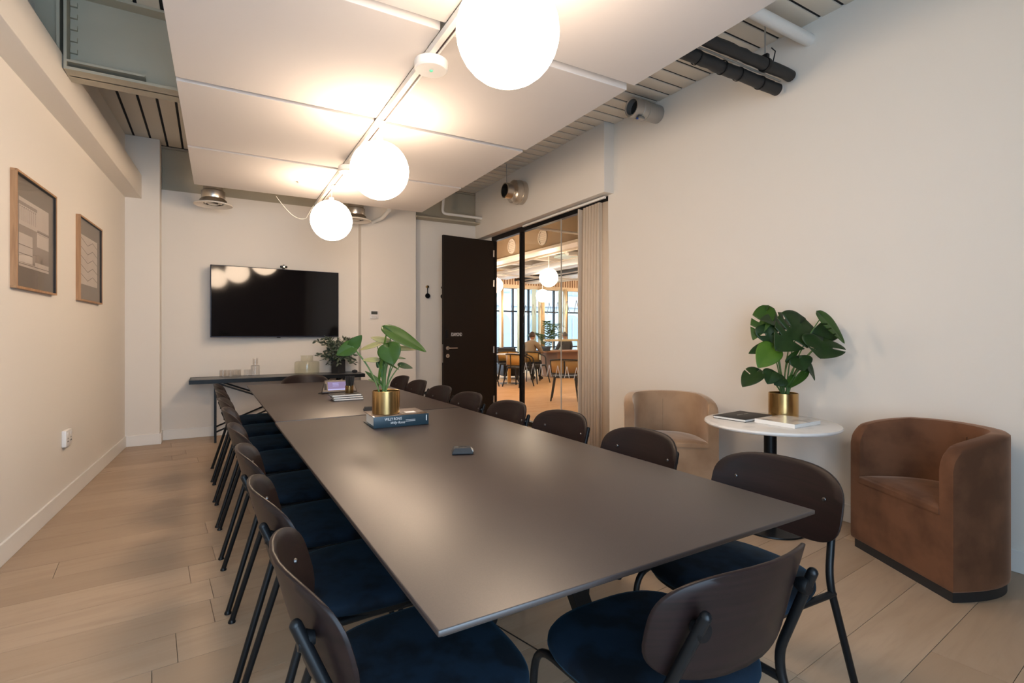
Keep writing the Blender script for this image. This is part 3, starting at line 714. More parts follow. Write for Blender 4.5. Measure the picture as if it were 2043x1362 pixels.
def place_leaf(parent, base, tip, wd, face, m, slits=(), heart=.22, fold=.25, droop=.3, seed=0):
    base, tip, face = Vector(base), Vector(tip), Vector(face).normalized()
    Y = (tip - base); L = Y.length; Y.normalize(); Z = (face - Y * face.dot(Y)).normalized(); X = Y.cross(Z)
    # raise the axis a little so that the drooping tip lands at the given point
    Mx = Matrix((X, Y, Z)).transposed()
    o = bpy.data.objects.new('leaf', leaf_mesh(L, wd, heart, slits, fold, droop, seed=seed)); COL.objects.link(o); o.data.materials.append(m)
    o.parent = parent; o.matrix_local = Matrix.Translation(base) @ Mx.to_4x4()
    md = o.modifiers.new('thickness', 'SOLIDIFY'); md.thickness = .0012; return o
def stem(parent, a, b, r0=.005, r1=.003, bow=.03, m=None):
    a, b = Vector(a), Vector(b); pts = []
    side = Vector((b.x - a.x, b.y - a.y, 0)); side = side.normalized() if side.length > .001 else Vector((1, 0, 0))
    for k in range(9):
        t = k / 8; pts.append(a.lerp(b, t) - side * bow * math.sin(math.pi * t) + Vector((0, 0, bow * .6 * math.sin(math.pi * t))))
    B().tube(pts, [r0 + (r1 - r0) * k / 8 for k in range(9)], 8).done('stem', m or M_STEM, parent)
def brass_pot(parent, r, h):
    B().lathe([(0, .0), (r - .002, 0), (r, .002), (r, h - .001), (r - .002, h), (r - .004, h - .001), (r - .004, h * .5), (0, h * .5)], seg=64).done('pot', M_BRASS, parent)
    B().lathe([(0, h - .008), (r * .5, h - .010), (r - .004, h - .014), (r - .004, h - .03), (0, h - .03)], seg=32).done('soil', M_SOIL, parent)

MON = [(1, .26, .31, .35, 1.1), (1, .44, .48, .3, 1.1), (1, .60, .64, .4, 1.1), (-1, .28, .33, .4, 1.1), (-1, .50, .54, .3, 1.1)]
HOLE = [(1, .35, .45, .3, .7), (-1, .40, .48, .35, .7)]
# side table plant; local x = to the camera's right, y = away from the camera
pb = thing('potted_monstera', 'monstera with broad split leaves in a brass pot on the marble table', 'potted plant', (3.385, 2.082, .681), R(-30.5))
PH = .16; brass_pot(pb, .093, PH)
k = .00343 / 4.54
def lp(zx, zy, d):
    f_ = 1 + d / 3.52; return ((1.87 + (zx - 744.6) * k) * f_ - 1.87, d, .569 + (PH - .005 - (zy - 930) * k - .569) * f_)
spec = [  # base, tip, width px, facing, material, slits, depth base, depth tip
    ((590, 185), (468, 432), 150, (-.5, -.9, .5), M_LEAFM, [(1, .35, .42, .2, 1.1), (1, .60, .66, .3, 1.1)], .03, -.03),
    ((850, 300), (560, 235), 210, (.0, -.75, .75), M_LEAF, MON[:2] + MON[3:4], .02, -.06),
    ((905, 300), (700, 528), 300, (.15, -.85, .45), M_LEAF, MON, -.08, -.18),
    ((600, 330), (640, 490), 190, (-.2, -.9, .25), M_LEAF, HOLE, -.02, -.06),
    ((1120, 440), (1100, 288), 210, (-.2, -.9, .1), M_LEAF, [], -.12, -.15),
    ((1105, 455), (1095, 607), 300, (.1, -.85, .5), M_LEAF, MON[2:4], -.18, -.24),
    ((1095, 230), (1328, 462), 120, (.35, -.85, .35), M_LEAFM, MON[:3], -.22, -.28),
    ((645, 520), (522, 688), 175, (-.2, -.9, .4), M_LEAFL, [], -.09, -.14),
    ((640, 500), (432, 552), 120, (-.1, -.6, .8), M_LEAF, [], -.05, -.06),
    ((505, 735), (372, 858), 150, (-.3, -.6, .75), M_LEAF, MON[:1], -.08, -.12),
    ((645, 740), (607, 842), 128, (-.1, -.95, .25), M_LEAF, [], -.11, -.14),
    ((890, 610), (935, 725), 170, (.0, -.95, .3), M_LEAF, [], -.12, -.15),
    ((965, 660), (1048, 808), 90, (.5, -.7, .4), M_LEAF, [], -.10, -.12),
    ((790, 630), (898, 518), 42, (-.5, -.8, .3), M_LEAFM, [], -.06, -.07),
    ((945, 740), (812, 888), 70, (.5, -.8, .4), M_LEAFM, [], -.09, -.08),
    ((745, 800), (665, 850), 95, (0, -.9, .4), M_LEAF, [], -.07, -.08),
    ((830, 785), (765, 880), 60, (.2, -.9, .3), M_LEAFM, [], -.07, -.07),
]
for n, (bs, tp, w, fc, m, sl, d0, d1) in enumerate(spec):
    base = lp(*bs, d0); place_leaf(pb, base, lp(*tp, d1), w * k * 1.3, fc, m, sl, fold=.18, droop=.22, seed=n)
    if n not in (16,): stem(pb, ((bs[0] - 744) * k * .06, -.01 + .02 * math.sin(n * 2.1), PH - .012), base, .0055, .003, .012 + .03 * abs(bs[0] - 744) * k * 2)
# table plant
pa = thing('potted_plant', 'leafy green plant in a brass pot standing on the blue book', 'potted plant', (.862, 2.875, .795), R(-30.5))
PH = .128; brass_pot(pa, .077, PH)
k = .00285 / 4.539
def lq(zx, zy, d):
    f_ = 1 + d / 2.92; return ((-.7186 + (zx - 683) * k) * f_ + .7186, d, .455 + (PH - .005 - (zy - 717) * k - .455) * f_)
spec = [
    ((735, 178), (1052, 348), 145, (.25, -.75, .65), M_LEAFM, [], .0, .0),
    ((625, 560), (680, 122), 40, (-.6, -.75, .1), M_LEAFL, [], .0, .0),
    ((705, 320), (752, 472), 205, (-.05, -.95, .25), M_LEAFM, [], -.04, -.07),
    ((690, 265), (542, 222), 75, (.0, -.75, .65), M_LEAFP, [], .04, .04),
    ((600, 290), (438, 338), 60, (.1, -.7, .7), M_LEAFP, [], .02, .0),
    ((785, 325), (1000, 330), 55, (.0, -.8, .6), M_LEAFP, [], .05, .06),
    ((375, 312), (232, 385), 135, (-.1, -.95, .2), M_LEAFM, [], -.02, -.05),
    ((378, 308), (462, 210), 100, (.2, -.95, .1), M_LEAFM, [], -.02, -.03),
    ((592, 432), (470, 430), 55, (.1, -.8, .6), M_LEAFP, [], -.02, -.04),
    ((640, 440), (600, 505), 75, (.2, -.9, .1), M_LEAF, [], .04, .04),
    ((818, 478), (925, 505), 55, (.1, -.85, .5), M_LEAF, [], .03, .03),
    ((785, 410), (862, 418), 28, (.1, -.6, .8), M_LEAFM, [], .05, .05),
    ((610, 625), (492, 530), 45, (.4, -.8, .3), M_LEAFM, [], .0, .0),
    ((600, 630), (520, 606), 30, (.2, -.6, .8), M_LEAFM, [], .0, .0),
    ((700, 462), (805, 518), 24, (.1, -.6, .8), M_LEAFM, [], .04, .05),
    ((655, 690), (650, 430), 30, (-.5, -.8, .1), M_STEM, [], -.005, .0),
]
for n, (bs, tp, w, fc, m, sl, d0, d1) in enumerate(spec):
    base = lq(*bs, d0); place_leaf(pa, base, lq(*tp, d1), w * k * 1.1, fc, m, sl, fold=.18, droop=.12, seed=40 + n, heart=.3)
    if n not in (15,): stem(pa, ((bs[0] - 683) * k * .12 - .01, -.005 + .015 * math.sin(n * 1.7), PH - .012), base, .0045, .0026, .008 + .02 * abs(bs[0] - 683) * k * 2)

# ---------------------------------------------------------------- things on the meeting table
bk = thing('photo_book', 'thick blue hardback photo book under the brass plant pot', 'book', (.923, 2.89, .7305), R(-2))
B().box((.004, .0, .031), (.292, .225, .056)).done('pages', M_PAGES, bk)
B().box((0, 0, .0608), (.312, .243, .0036), bev=.001).done('cover', M_COVER, bk)
B().box((0, 0, .0018), (.312, .243, .0036), bev=.001).done('cover', M_BLUEBOOK, bk)
B().box((0, -.1205, .0313), (.312, .003, .062), bev=.001).done('spine', M_BLUEBOOK, bk)
B().box((.075, -.03, .0627), (.06, .05, .0003)).done('cover_label', M_INKW, bk)
text('spine_title', 'WILLY RONIS', .021, M_INKW, bk, (-.095, -.1222, .038), (R(90), 0, 0), ext=.0002, sx=.75)
text('spine_signature', 'Willy Ronis', .020, M_INKW, bk, (-.066, -.1222, .017), (R(90), 0, R(0)), ext=.0002, sx=.9, shear=.35)
for q in range(2): B().box((.05, -.1222, .034 - q * .007), (.055, .0004, .0022)).done('spine_small_print', M_INKW, bk)
B().box((.143, -.1222, .038), (.005, .0004, .032)).done('spine_publisher_mark', M_INKW, bk)
def puck(x, y, rz, label):
    t = thing('microphone_puck', label, 'microphone', (x, y, .7305), R(rz), group='table microphones')
    b = B(); b.loft([[(x_, y_, z) for x_, y_ in ((-.046 * s1, -.034 * s2), (.046 * s1, -.034 * s2), (.046 * s1, .034 * s2), (-.046 * s1, .034 * s2))] for s1, s2, z in ((.96, .96, .001), (1, 1, .005), (.80, .78, .024), (.70, .66, .027))])
    b.done('body', M_GREYP, t, bev=.003)
    B().box((.037, 0, .013), (.02, .05, .014), rot=Matrix.Rotation(R(38), 3, 'Y'), bev=.003).done('speaker_mesh', M_GREYM, t)
    for q in (-.013, 0, .013): B().lathe([(0, .0268), (.0052, .0268), (.0052, .0278), (0, .0278)], c=(q, .004, 0), seg=14).done('button', M_BLACK, t)
    return t
puck(.94, 2.02, -22, 'grey table microphone on the near table half'); puck(.925, 3.44, -10, 'dark table microphone behind the brass plant pot')
for i, (dx, rz) in enumerate(((0, 3), (-.006, 5), (-.018, 6))):
    z = .7305 + i * .0158
    t = thing('notebook', 'black notebook with elastic band, %s of the stack of three' % ('bottom', 'middle', 'top')[i], 'notebook', (.925 + dx, 4.115, z), R(rz - 6), group='stack of three notebooks')
    B().box((0, -.003, .0078), (.216, .147, .0105), bev=.001).done('pages', M_PAGES, t)
    B().box((0, 0, .0014), (.222, .150, .0026), bev=.0008).done('cover', M_BLACKM, t)
    B().box((0, 0, .0142), (.222, .150, .0026), bev=.0008).done('cover', M_BLACKM, t)
    B().box((.0 + i * -.008, 0, .0078), (.008, .1515, .0156)).done('elastic_band', M_BLACK, t)
pc_ = thing('pencil_cup', 'small brass cup full of black pencils on the notebooks', 'pencil cup', (.945, 4.13, .7785))
B().lathe([(0, 0), (.031, 0), (.0315, .001), (.0315, .058), (.030, .059), (.0295, .058), (.0295, .003), (0, .003)], seg=36).done('cup', M_BRASS, pc_)
rp = random.Random(5)
pencil_me = B().lathe([(0, 0), (.0034, 0), (.0034, .126), (.003, .128), (0, .128)], seg=6).done('pencil', M_BLACKM, pc_)
for q in range(24):
    a = rp.uniform(0, 6.28); rr = .024 * math.sqrt(rp.random()); o = pencil_me if q == 0 else pencil_me.copy()
    if q: COL.objects.link(o)
    o.location = (rr * math.cos(a), rr * math.sin(a), .004); o.rotation_euler = (-.12 * rr / .024 * math.sin(a), .12 * rr / .024 * math.cos(a), 0); o.parent = pc_
cp = thing('conference_panel', 'wedge shaped conference control panel with a purple screen', 'control panel', (.965, 4.60, .7305), R(-5))
out = [(-.145, .0), (.145, 0), (.118, .105), (-.118, .105)]
b = B(); b.loft([[(-.140, -.045, .002), (.140, -.045, .002), (.140, .075, .002), (-.140, .075, .002)], [(-.145, -.05, .014), (.145, -.05, .014), (.145, .08, .014), (-.145, .08, .014)], [(-.120, .012, .108), (.120, .012, .108), (.120, .035, .108), (-.120, .035, .108)]])
bd = b.done('body', M_PANELB, cp, bev=.006)
tilt = math.atan2(.094, .062)
RX90 = (tilt, 0, 0)
def face_box(name, cx, cu_, w, h, m, lift): 
    o = B().box((0, 0, 0), (w, h, .002)).done(name, m, cp); c = Vector((cx, -.05 + .062 * cu_, .014 + .094 * cu_)) + Vector((0, -math.sin(tilt), math.cos(tilt))) * lift
    o.location = c; o.rotation_euler = (tilt, 0, 0); return o
face_box('screen', -.02, .52, .15, .078, M_PURPLE, .001)
face_box('screen_bar', -.02, .20, .15, .012, M_PURPLE2, .0016)
face_box('speaker_strip', -.115, .45, .02, .06, M_BLACKM, .001)
for q in range(3): face_box('screen_line', -.03, .50 + q * .12, .05, .0035, M_PURPLE2, .0018)
tag(B().tube([(.84, 4.66, .735), (.80, 4.63, .734), (.79, 4.58, .734), (.82, 4.55, .734), (.835, 4.56, .734)], .0025, 6).done('panel_cable', M_BLACKM), 'short black cable curling beside the control panel', 'cable')

# ---------------------------------------------------------------- television, thermostat, socket, pictures
tv = thing('television', 'large black wall mounted television screen', 'television', (.747, 7.115, 1.63), R(4.6))
B().box((0, 0, 0), (1.50, .035, .865), bev=.004).done('bezel', M_TVB, tv)
B().box((0, -.0172, .004), (1.482, .003, .842)).done('screen', M_SCREEN, tv)
B().box((0, .04, 0), (.5, .05, .4)).done('mount', M_BLACK, tv)
B().box((0, -.014, -.437), (.04, .012, .008)).done('logo_tab', M_BLACK, tv)
wc = thing('webcam', 'small black webcam sitting on the television edge', 'webcam', (.805, 7.10, 2.069), R(4))
B().box((0, -.01, .022), (.085, .03, .026), bev=.008).done('body', M_BLACK, wc)
B().lathe([(0, -.035), (.011, -.035), (.012, -.025), (0, -.02)], axis='y', c=(0, 0, .022), seg=20).done('lens', M_GALV, wc)
B().box((0, .0, .002), (.03, .035, .012), bev=.003).done('clip', M_BLACK, wc)
B().box((0, -.012, .042), (.016, .018, .014), bev=.003).done('shutter', M_BLACK, wc)
th = thing('thermostat', 'white wall thermostat on the pier beside the television', 'thermostat', (1.95, 7.068, 1.505))
B().box((0, -.008, 0), (.115, .018, .118), bev=.004).done('body', M_PLASTIC, th)
B().box((0, -.0175, .022), (.085, .002, .042)).done('display', M_LCD, th)
for q in (-.026, 0, .026): B().lathe([(.007, -.0185), (.009, -.0185), (.009, -.017), (.007, -.017)], axis='y', c=(q, 0, -.032), seg=16).done('button', M_GREYM, th)
WR = R(90 - 2.977)
so = thing('wall_socket', 'white wall socket low on the picture wall', 'socket', (lwx(4.88), 4.88, .485), WR)
B().box((0, -.014, 0), (.148, .028, .118), bev=.005).done('plate', M_PLASTIC, so)
for q in (-.035, .035):
    B().box((q, -.0287, .030), (.018, .003, .024), bev=.001).done('switch', M_PLASTIC, so)
    for a_, c_ in ((0, .0), (-.011, -.022), (.011, -.022)): B().box((q + a_, -.0285, c_), (.006, .002, .008)).done('pin_slot', M_GREYP, so)
def picture(y, label, kind):
    W_, H_, D_ = .695, .672, .030
    t = thing('framed_picture', label, 'picture', (lwx(y), y, 1.842), WR, group='framed prints on the wall')
    x0 = 0
    for nm, c_, s_ in (('frame_rail', (W_ / 2, -D_ / 2, H_ / 2 - .006), (W_, D_, .012)), ('frame_rail', (W_ / 2, -D_ / 2, -H_ / 2 + .006), (W_, D_, .012)), ('frame_rail', (.006, -D_ / 2, 0), (.012, D_, H_ - .0242)), ('frame_rail', (W_ - .006, -D_ / 2, 0), (.012, D_, H_ - .0242))):
        B().box(c_, s_).done(nm, M_FRAMEW, t)
    B().box((W_ / 2, -.006, 0), (W_ - .024, .008, H_ - .024)).done('mount_board', M_MAT, t)
    for c_, s_ in (((W_ / 2, -.019, H_ / 2 - .0145), (W_ - .024, .014, .005)), ((W_ - .0145, -.019, 0), (.005, .014, H_ - .024))):
        B().box(c_, s_).done('spacer', M_BLACKM, t)
    B().box((W_ / 2, -.022, 0), (W_ - .024, .002, H_ - .024)).done('glazing', M_PGLASS, t)
    def sheet(pts, m, y_=-.0106, nm='print'):
        B().prism_y([(x * W_, (z - .5) * H_) for x, z in pts], y_, y_ + .0004).done(nm, m, t, flat=True)
    if kind == 1:
        sheet(rect(.13, .20, .86, .80), M_INK2)
        sheet(rect(.13, .56, .56, .80), M_PAPER, -.011)
        sheet(rect(.13, .735, .55, .765), M_INK2, -.0114)
        sheet(rect(.56, .58, .86, .80), M_PAPER, -.011)
        sheet(rect(.55, .42, .86, .56), M_PAPER, -.011)
        sheet(rect(.13, .24, .44, .49), M_PAPER, -.011)
        sheet(rect(.13, .20, .50, .235), M_PAPER, -.011)
        sheet(rect(.50, .20, .86, .27), M_PAPER, -.011)
        for q in range(9): sheet(rect(.15 + q * .045, .60, .156 + q * .045, .72), M_INK2, -.0114)
        for q in range(9): sheet(rect(.145 + q * .045, .715, .16 + q * .045, .726), M_INK, -.0118)
        for q in range(8): sheet(rect(.57 + q * .036, .54, .58 + q * .036, .550), M_INK, -.0118)
        sheet(rect(.55, .556, .86, .566), M_INK, -.0118); sheet(rect(.13, .385, .44, .391), M_INK, -.0118); sheet(rect(.13, .31, .44, .316), M_INK, -.0118); sheet(rect(.13, .222, .86, .228), M_INK, -.0118)
    else:
        sheet(rect(.10, .205, .86, .795), M_PAPER, -.011)
        for q in range(5):
            z0 = .76 - q * .108; zz = [(.10, 0), (.42, -.075), (.64, -.01), (.86, -.06)]
            for (xa, za), (xb, zb) in zip(zz, zz[1:]):
                sheet([(xa, z0 + za), (xb, z0 + zb), (xb, z0 + zb + .008), (xa, z0 + za + .008)], M_INK, -.0116)
    return t
picture(3.90, 'oak framed abstract print of ruled paper sheets, nearer the camera', 1)
picture(5.155, 'oak framed print of zigzag lines, nearer the television', 2)

# ---------------------------------------------------------------- console and what stands on it
cs = thing('console_table', 'long narrow black console table below the television', 'console table', (0, 0, 0))
B().box((.765, 6.945, .715), (1.93, .46, .012), bev=.002).done('top_panel', M_CONSOLE, cs)
for c_, s_ in (((.765, 6.713, .700), (1.94, .016, .045)), ((.765, 7.177, .700), (1.94, .016, .045)), ((-.196, 6.945, .700), (.016, .46, .045)), ((1.726, 6.945, .700), (.016, .46, .045))):
    B().box(c_, s_).done('edge_frame', M_BLACK, cs)
for x in (.05, 1.47):
    for y in (6.735, 7.12): B().box((x, y, .345), (.024, .024, .69)).done('leg', M_BLACK, cs)
    B().box((x, 6.93, .10), (.018, .40, .018)).done('foot_rail', M_BLACK, cs)
for y in (6.735, 7.12):
    B().tube([(.06, y, .68), (1.46, y, .12)], .010, 10).done('brace', M_BLACK, cs)
    B().tube([(.06, y + .022, .12), (1.46, y + .022, .68)], .010, 10).done('brace', M_BLACK, cs)
CT = .7215
gp = None
gl = [(.13, 6.98), (.135, 7.07), (.205, 6.93), (.215, 7.05), (.285, 6.98), (.29, 7.09), (.385, 6.98)]
for n, (x, y) in enumerate(gl):
    lab = 'clear glass tumbler standing apart beside the carafe' if n == 6 else 'clear glass tumbler, %s in the console cluster' % ('front, farthest from the carafe', 'rear, farthest from the carafe', 'front of the middle two', 'rear of the middle two', 'front, nearer the carafe', 'rear, nearer the carafe')[n]
    if gp is None:
        gp = B().lathe([(0, 0), (.034, 0), (.037, .004), (.037, .085), (.0362, .086), (.0348, .085), (.0348, .008), (0, .007)], seg=28).done('tumbler', M_GLASSD)
        o = gp
    else: o = gp.copy(); COL.objects.link(o)
    o.location = (x, y, CT); tag(o, lab, 'glass', 'glass tumblers on the console')
ca = thing('carafe', 'ribbed clear water carafe with a glass on its neck', 'carafe', (.475, 6.99, CT))
prof = [(0, .002), (.046, .002), (.048, .006), (.048, .125), (.040, .135), (.026, .142), (.024, .155), (.024, .21), (.0225, .21), (.0225, .155), (.024, .144), (.038, .133), (.046, .123), (.046, .008), (0, .007)]
B().lathe(prof, seg=40).done('body', M_GLASSD, ca)
B().lathe([(0, .225), (.030, .225), (.031, .223), (.031, .150), (.0295, .150), (.0295, .221), (0, .222)], seg=32).done('cap_glass', M_GLASSD, ca)
for q in range(14):
    a = 2 * math.pi * q / 14; B().tube([(.048 * math.cos(a), .048 * math.sin(a), .01), (.048 * math.cos(a), .048 * math.sin(a), .12)], .0022, 6).done('rib', M_GLASSD, ca)
B().lathe([(.0475, .126), (.0495, .126), (.0495, .130), (.0475, .130)], seg=32).done('collar', M_GREYM, ca)
va = thing('glass_vase', 'empty greenish glass vase with a wide collar on the console', 'vase', (1.07, 7.0, CT))
B().lathe([(0, .002), (.138, .002), (.148, .01), (.15, .025), (.15, .145), (.145, .160), (.13, .168), (.078, .170), (.074, .176), (.074, .232), (.082, .240), (.078, .241), (.070, .233), (.070, .172), (.08, .165), (.128, .163), (.142, .152), (.1455, .142), (.1455, .026), (.135, .012), (0, .012)], seg=56).done('body', M_GLASSV, va)
pl = thing('potted_eucalyptus', 'grey green leafy plant in a black hexagonal planter on the console', 'potted plant', (1.46, 7.0, CT))
hexo = [(.098 * math.cos(R(60 * q + 15)), .098 * math.sin(R(60 * q + 15))) for q in range(6)]
b = B(); b.loft([[(x, y, z) for x, y in hexo] for z in (0, .17)]); b.done('planter', M_BLACKM, pl, bev=.002)
B().prism([(x * .92, y * .92) for x, y in hexo], .165, .172).done('soil', M_SOIL, pl)
rp = random.Random(21); b = B(); bl = B()
for q in range(44):
    az = rp.uniform(0, 6.28); reach = rp.uniform(.10, .30); up = rp.uniform(.05, .30) if q % 3 else rp.uniform(-.06, .12)
    if math.sin(az) > 0: reach *= .5
    P0 = Vector((.05 * math.cos(az), .05 * math.sin(az), .165)); P1 = Vector((reach * .45 * math.cos(az), reach * .45 * math.sin(az), .20 + max(.08, up * .9))); P2 = Vector((reach * math.cos(az), reach * math.sin(az), .17 + up))
    if P2.y > .16: P2.y = .16
    pts = [P0 * (1 - t) ** 2 + P1 * 2 * t * (1 - t) + P2 * t * t for t in [i / 9 for i in range(10)]]
    b.tube(pts, [.0028 - .0002 * i for i in range(10)], 5)
    for i in range(2, 10):
        for sg in (-1, 1):
            c_ = pts[i]; d_ = (pts[i] - pts[i - 1]).normalized(); side = d_.cross(Vector((rp.uniform(-1, 1), rp.uniform(-1, 1), 1))).normalized() * sg
            tipv = (side * .8 + d_ * .7 + Vector((0, 0, rp.uniform(-.4, .4)))).normalized(); Lf = rp.uniform(.042, .070); wv = tipv.cross(Vector((rp.uniform(-1, 1), rp.uniform(-1, 1), rp.uniform(.2, 1)))).normalized() * Lf * .26
            vs = [bl.bm.verts.new(p_) for p_ in (c_, c_ + tipv * Lf * .35 + wv, c_ + tipv * Lf * .75 + wv * .8, c_ + tipv * Lf, c_ + tipv * Lf * .75 - wv * .8, c_ + tipv * Lf * .35 - wv)]
            bl.bm.faces.new(vs)
b.done('twigs', M_STEM, pl, kind='stuff'); o = bl.done('foliage', M_EUCA, pl, ang=80, kind='stuff'); md = o.modifiers.new('thickness', 'SOLIDIFY'); md.thickness = .0012
dv = thing('remote_puck', 'small black device at the end of the console', 'device', (1.665, 6.97, CT))
B().box((0, 0, .018), (.065, .05, .034), bev=.012).done('body', M_BLACKM, dv)
B().lathe([(0, .035), (.012, .035), (.012, .038), (0, .038)], seg=16).done('button', M_GREYP, dv)

# ================================================================ cafe beyond the glass
cf = struct(B().box((9.2, 8.6, -.06), (11.0, 12.4, .12)).done('floor_cafe', M_WOODF), 'honey oak floor of the cafe beyond the glass', 'floor')
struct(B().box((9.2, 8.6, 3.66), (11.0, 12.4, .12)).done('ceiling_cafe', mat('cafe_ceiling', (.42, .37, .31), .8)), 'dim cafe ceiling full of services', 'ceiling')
struct(B().box((9.2, 2.45, 1.8), (11.0, .1, 3.6)).done('wall_cafe_near', M_CAFEW), 'cafe wall out of sight', 'wall')
struct(B().box((14.7, 8.6, 1.8), (.1, 12.4, 3.6)).done('wall_cafe_side', M_CAFEW), 'cafe side wall', 'wall')
struct(B().box((3.82, 11.0, 1.8), (.1, 7.4, 3.6)).done('wall_cafe_corridor', M_CAFEW), 'cafe wall beyond the meeting room', 'wall')
lin = struct(B().box((9.2, 14.35, 3.15), (11.0, .25, .92)).done('wall_cafe_lintel', M_CAFEW), 'beige lintel band above the cafe windows', 'wall')
bh = thing('wall_cafe_bulkhead', 'beige corridor bulkhead with round vents in the cafe', 'bulkhead', (0, 0, 0), kind='structure')
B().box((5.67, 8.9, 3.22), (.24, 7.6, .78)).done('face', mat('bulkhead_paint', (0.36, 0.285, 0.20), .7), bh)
B().box((5.60, 8.9, 2.845), (.30, 7.6, .05)).done('ledge', M_WHITE, bh)
for y in (8.24, 9.42):
    v = B().lathe([(.13, -.02), (.155, -.02), (.158, -.008), (.158, .01), (.13, .01)], axis='x', c=(5.55, y, 3.10), seg=32).done('vent_ring', M_WHITE, bh)
    for q in range(7):
        z = -.115 + q * .038; hw = math.sqrt(max(.0, .132 ** 2 - z * z))
        B().box((5.545, y, 3.10 + z), (.008, 2 * hw, .033), rot=Matrix.Rotation(R(10), 3, 'Y')).done('louvre', M_WHITE, v)
    B().lathe([(0, .004), (.13, .004), (.13, .008), (0, .008)], axis='x', c=(5.55, y, 3.10), seg=24).done('backing', M_WHITE, v)
# window wall
WY = 14.3
cw = thing('window_3', 'tall bright cafe windows with black transoms', 'window', kind='structure')
for x in (5.6, 7.0, 8.45, 9.05, 10.07, 10.62, 12.1, 13.4): B().box((x, WY, 1.35), (.045, .08, 2.70)).done('mullion', M_BLACK, cw)
for z in (.06, .78, 1.95): B().box((9.4, WY, z), (9.6, .07, .042)).done('transom', M_BLACK, cw)
for x in (9.18, 8.62, 10.25, 7.05): B().box((x, WY - .14, 1.35), (.17, .02, 2.68)).done('glass_fin', M_BLUEF, cw)
for x0, x1 in ((7.05, 8.42), (9.1, 10.03), (10.66, 12.05)):
    for q in range(2):
        xx = x0 + (x1 - x0) * (.5 * q + .25)
        B().box((xx, WY + .02, 1.36), ((x1 - x0) / 2 - .01, .008, 2.6)).done('pane', M_GLASS, cw)
for x, w in ((7.86, .08), (9.37, .17), (10.33, .08)):
    struct(B().box((x, WY - .30, 1.36), (w, .14, 2.72), bev=.004).done('column_cafe', M_GOLDC), {7.86: 'slim gold column by the open door edge', 9.37: 'broad gold column behind the man in the beige sweater', 10.33: 'slim gold column behind the palm'}[x], 'column')
# services
for n, (x, y, z, w, h, m, lab) in enumerate(((6.25, 8.9, 2.93, .05, .05, M_SOFFIT, 'pale lighting rail carrying the cafe globes'), (6.9, 9, 3.12, .30, .04, M_DUCT, 'shiny cable tray nearest the cafe bulkhead'), (7.6, 9.4, 2.98, .35, .22, M_DUCT, 'long metal air duct over the cafe'), (8.3, 9.8, 2.92, .06, .07, M_BLACKM, 'black cable basket over the cafe'), (9.0, 10, 2.95, .4, .2, M_DUCT, 'wide metal air duct near the cafe windows'), (10.0, 10, 3.0, .3, .1, M_LIN, 'pale cable tray near the cafe windows'))):
    B().box((x, y, z), (w, 8.2, h), bev=.004).done('ceiling_service', m, label=lab, category='ceiling service', group='cafe ceiling services')
for n, y in enumerate((10.2, 11.6, 12.8)):
    B().box((9.2, y, 3.06 + .06 * n), (6.6, .14, .14)).done('ceiling_service', (M_WHITE, M_DUCT, M_LIN)[n], label=('white cross beam', 'metal cross duct', 'pale cross beam')[n] + ' under the cafe ceiling', category='ceiling service', group='cafe ceiling services')
for (x, y, z, w) in ((6.16, 8.93, 2.42, 'large, nearest beyond the glass pane'), (8.77, 13.05, 2.39, 'small and low, near the cafe windows'), (6.25, 11.45, 2.46, 'cut off by the open door edge')):
    g = thing('cafe_globe', 'glowing cafe globe lamp, %s' % w, 'pendant lamp', (x, y, z), group='globe lamps in the cafe')
    B().sphere((0, 0, 0), .198, 24).done('globe', M_GLOBE, g)
    B().tube([(0, 0, .19), (0, 0, 3.6 - z)], .008, 8).done('rod', M_WHITE, g)
for n, (x, y) in enumerate(((6.2, 6.4), (8.8, 10.4), (8.8, 7.8), (11.4, 11.6), (11.4, 9.0), (11.4, 13.0), (6.0, 13.7), (4.6, 9.1))):  # extra globes added out of view to brighten the cafe and corridor
    g = thing('cafe_globe', 'added globe lamp brightening the cafe, unseen from the meeting table, %s of eight' % ORD[n], 'pendant lamp', (x, y, 2.42), group='globe lamps in the cafe')
    B().sphere((0, 0, 0), .198, 16).done('globe', M_GLOBE, g)
    B().tube([(0, 0, .19), (0, 0, 1.18)], .008, 6).done('rod', M_WHITE, g)
tag(B().tube([(3.86, 6.6, 2.86), (5.5, 6.6, 2.86)], .022, 10).done('white_pipe', M_WHITE), 'slim white pipe crossing the corridor just beyond the glass', 'pipe')
rk = thing('pipe_rack', 'tangle of thin pipes and trays hung under the cafe ceiling', 'pipes', (0, 0, 0))
rp = random.Random(8)
for q in range(16):
    z = rp.uniform(2.80, 3.35); r_ = rp.uniform(.012, .035); m_ = (M_DUCT, M_LIN, M_WHITE, M_BLACKM)[q % 4]
    if q % 2: x = rp.uniform(6.5, 8.5) if q < 9 else rp.uniform(9.0, 11.0); B().tube([(x, 5.5, z), (x, 13.9, z)], r_, 8).done('pipe', m_, rk)
    else: y = rp.uniform(8.5, 10.1) if q < 8 else rp.uniform(11.8, 12.8); B().tube([(6.45, y, z), (12.5, y, z)], r_, 8).done('pipe', m_, rk)
for q in range(6):
    x, y = rp.uniform(6.5, 9.5), rp.uniform(9.5, 13.5); B().box((x, y, rp.uniform(2.95, 3.2)), (.5, .7, .05)).done('tray', (M_DUCT, M_BLUEF)[q % 2], rk)
    B().tube([(x, y, 3.1), (x, y, 3.6)], .008, 6).done('hanger_rod', M_BLACKM, rk)
for q in range(60):
    B().box((6.2 + q * .10, 14.21, 2.98), (.03, .02, .34)).done('slat', M_DESK, lin)
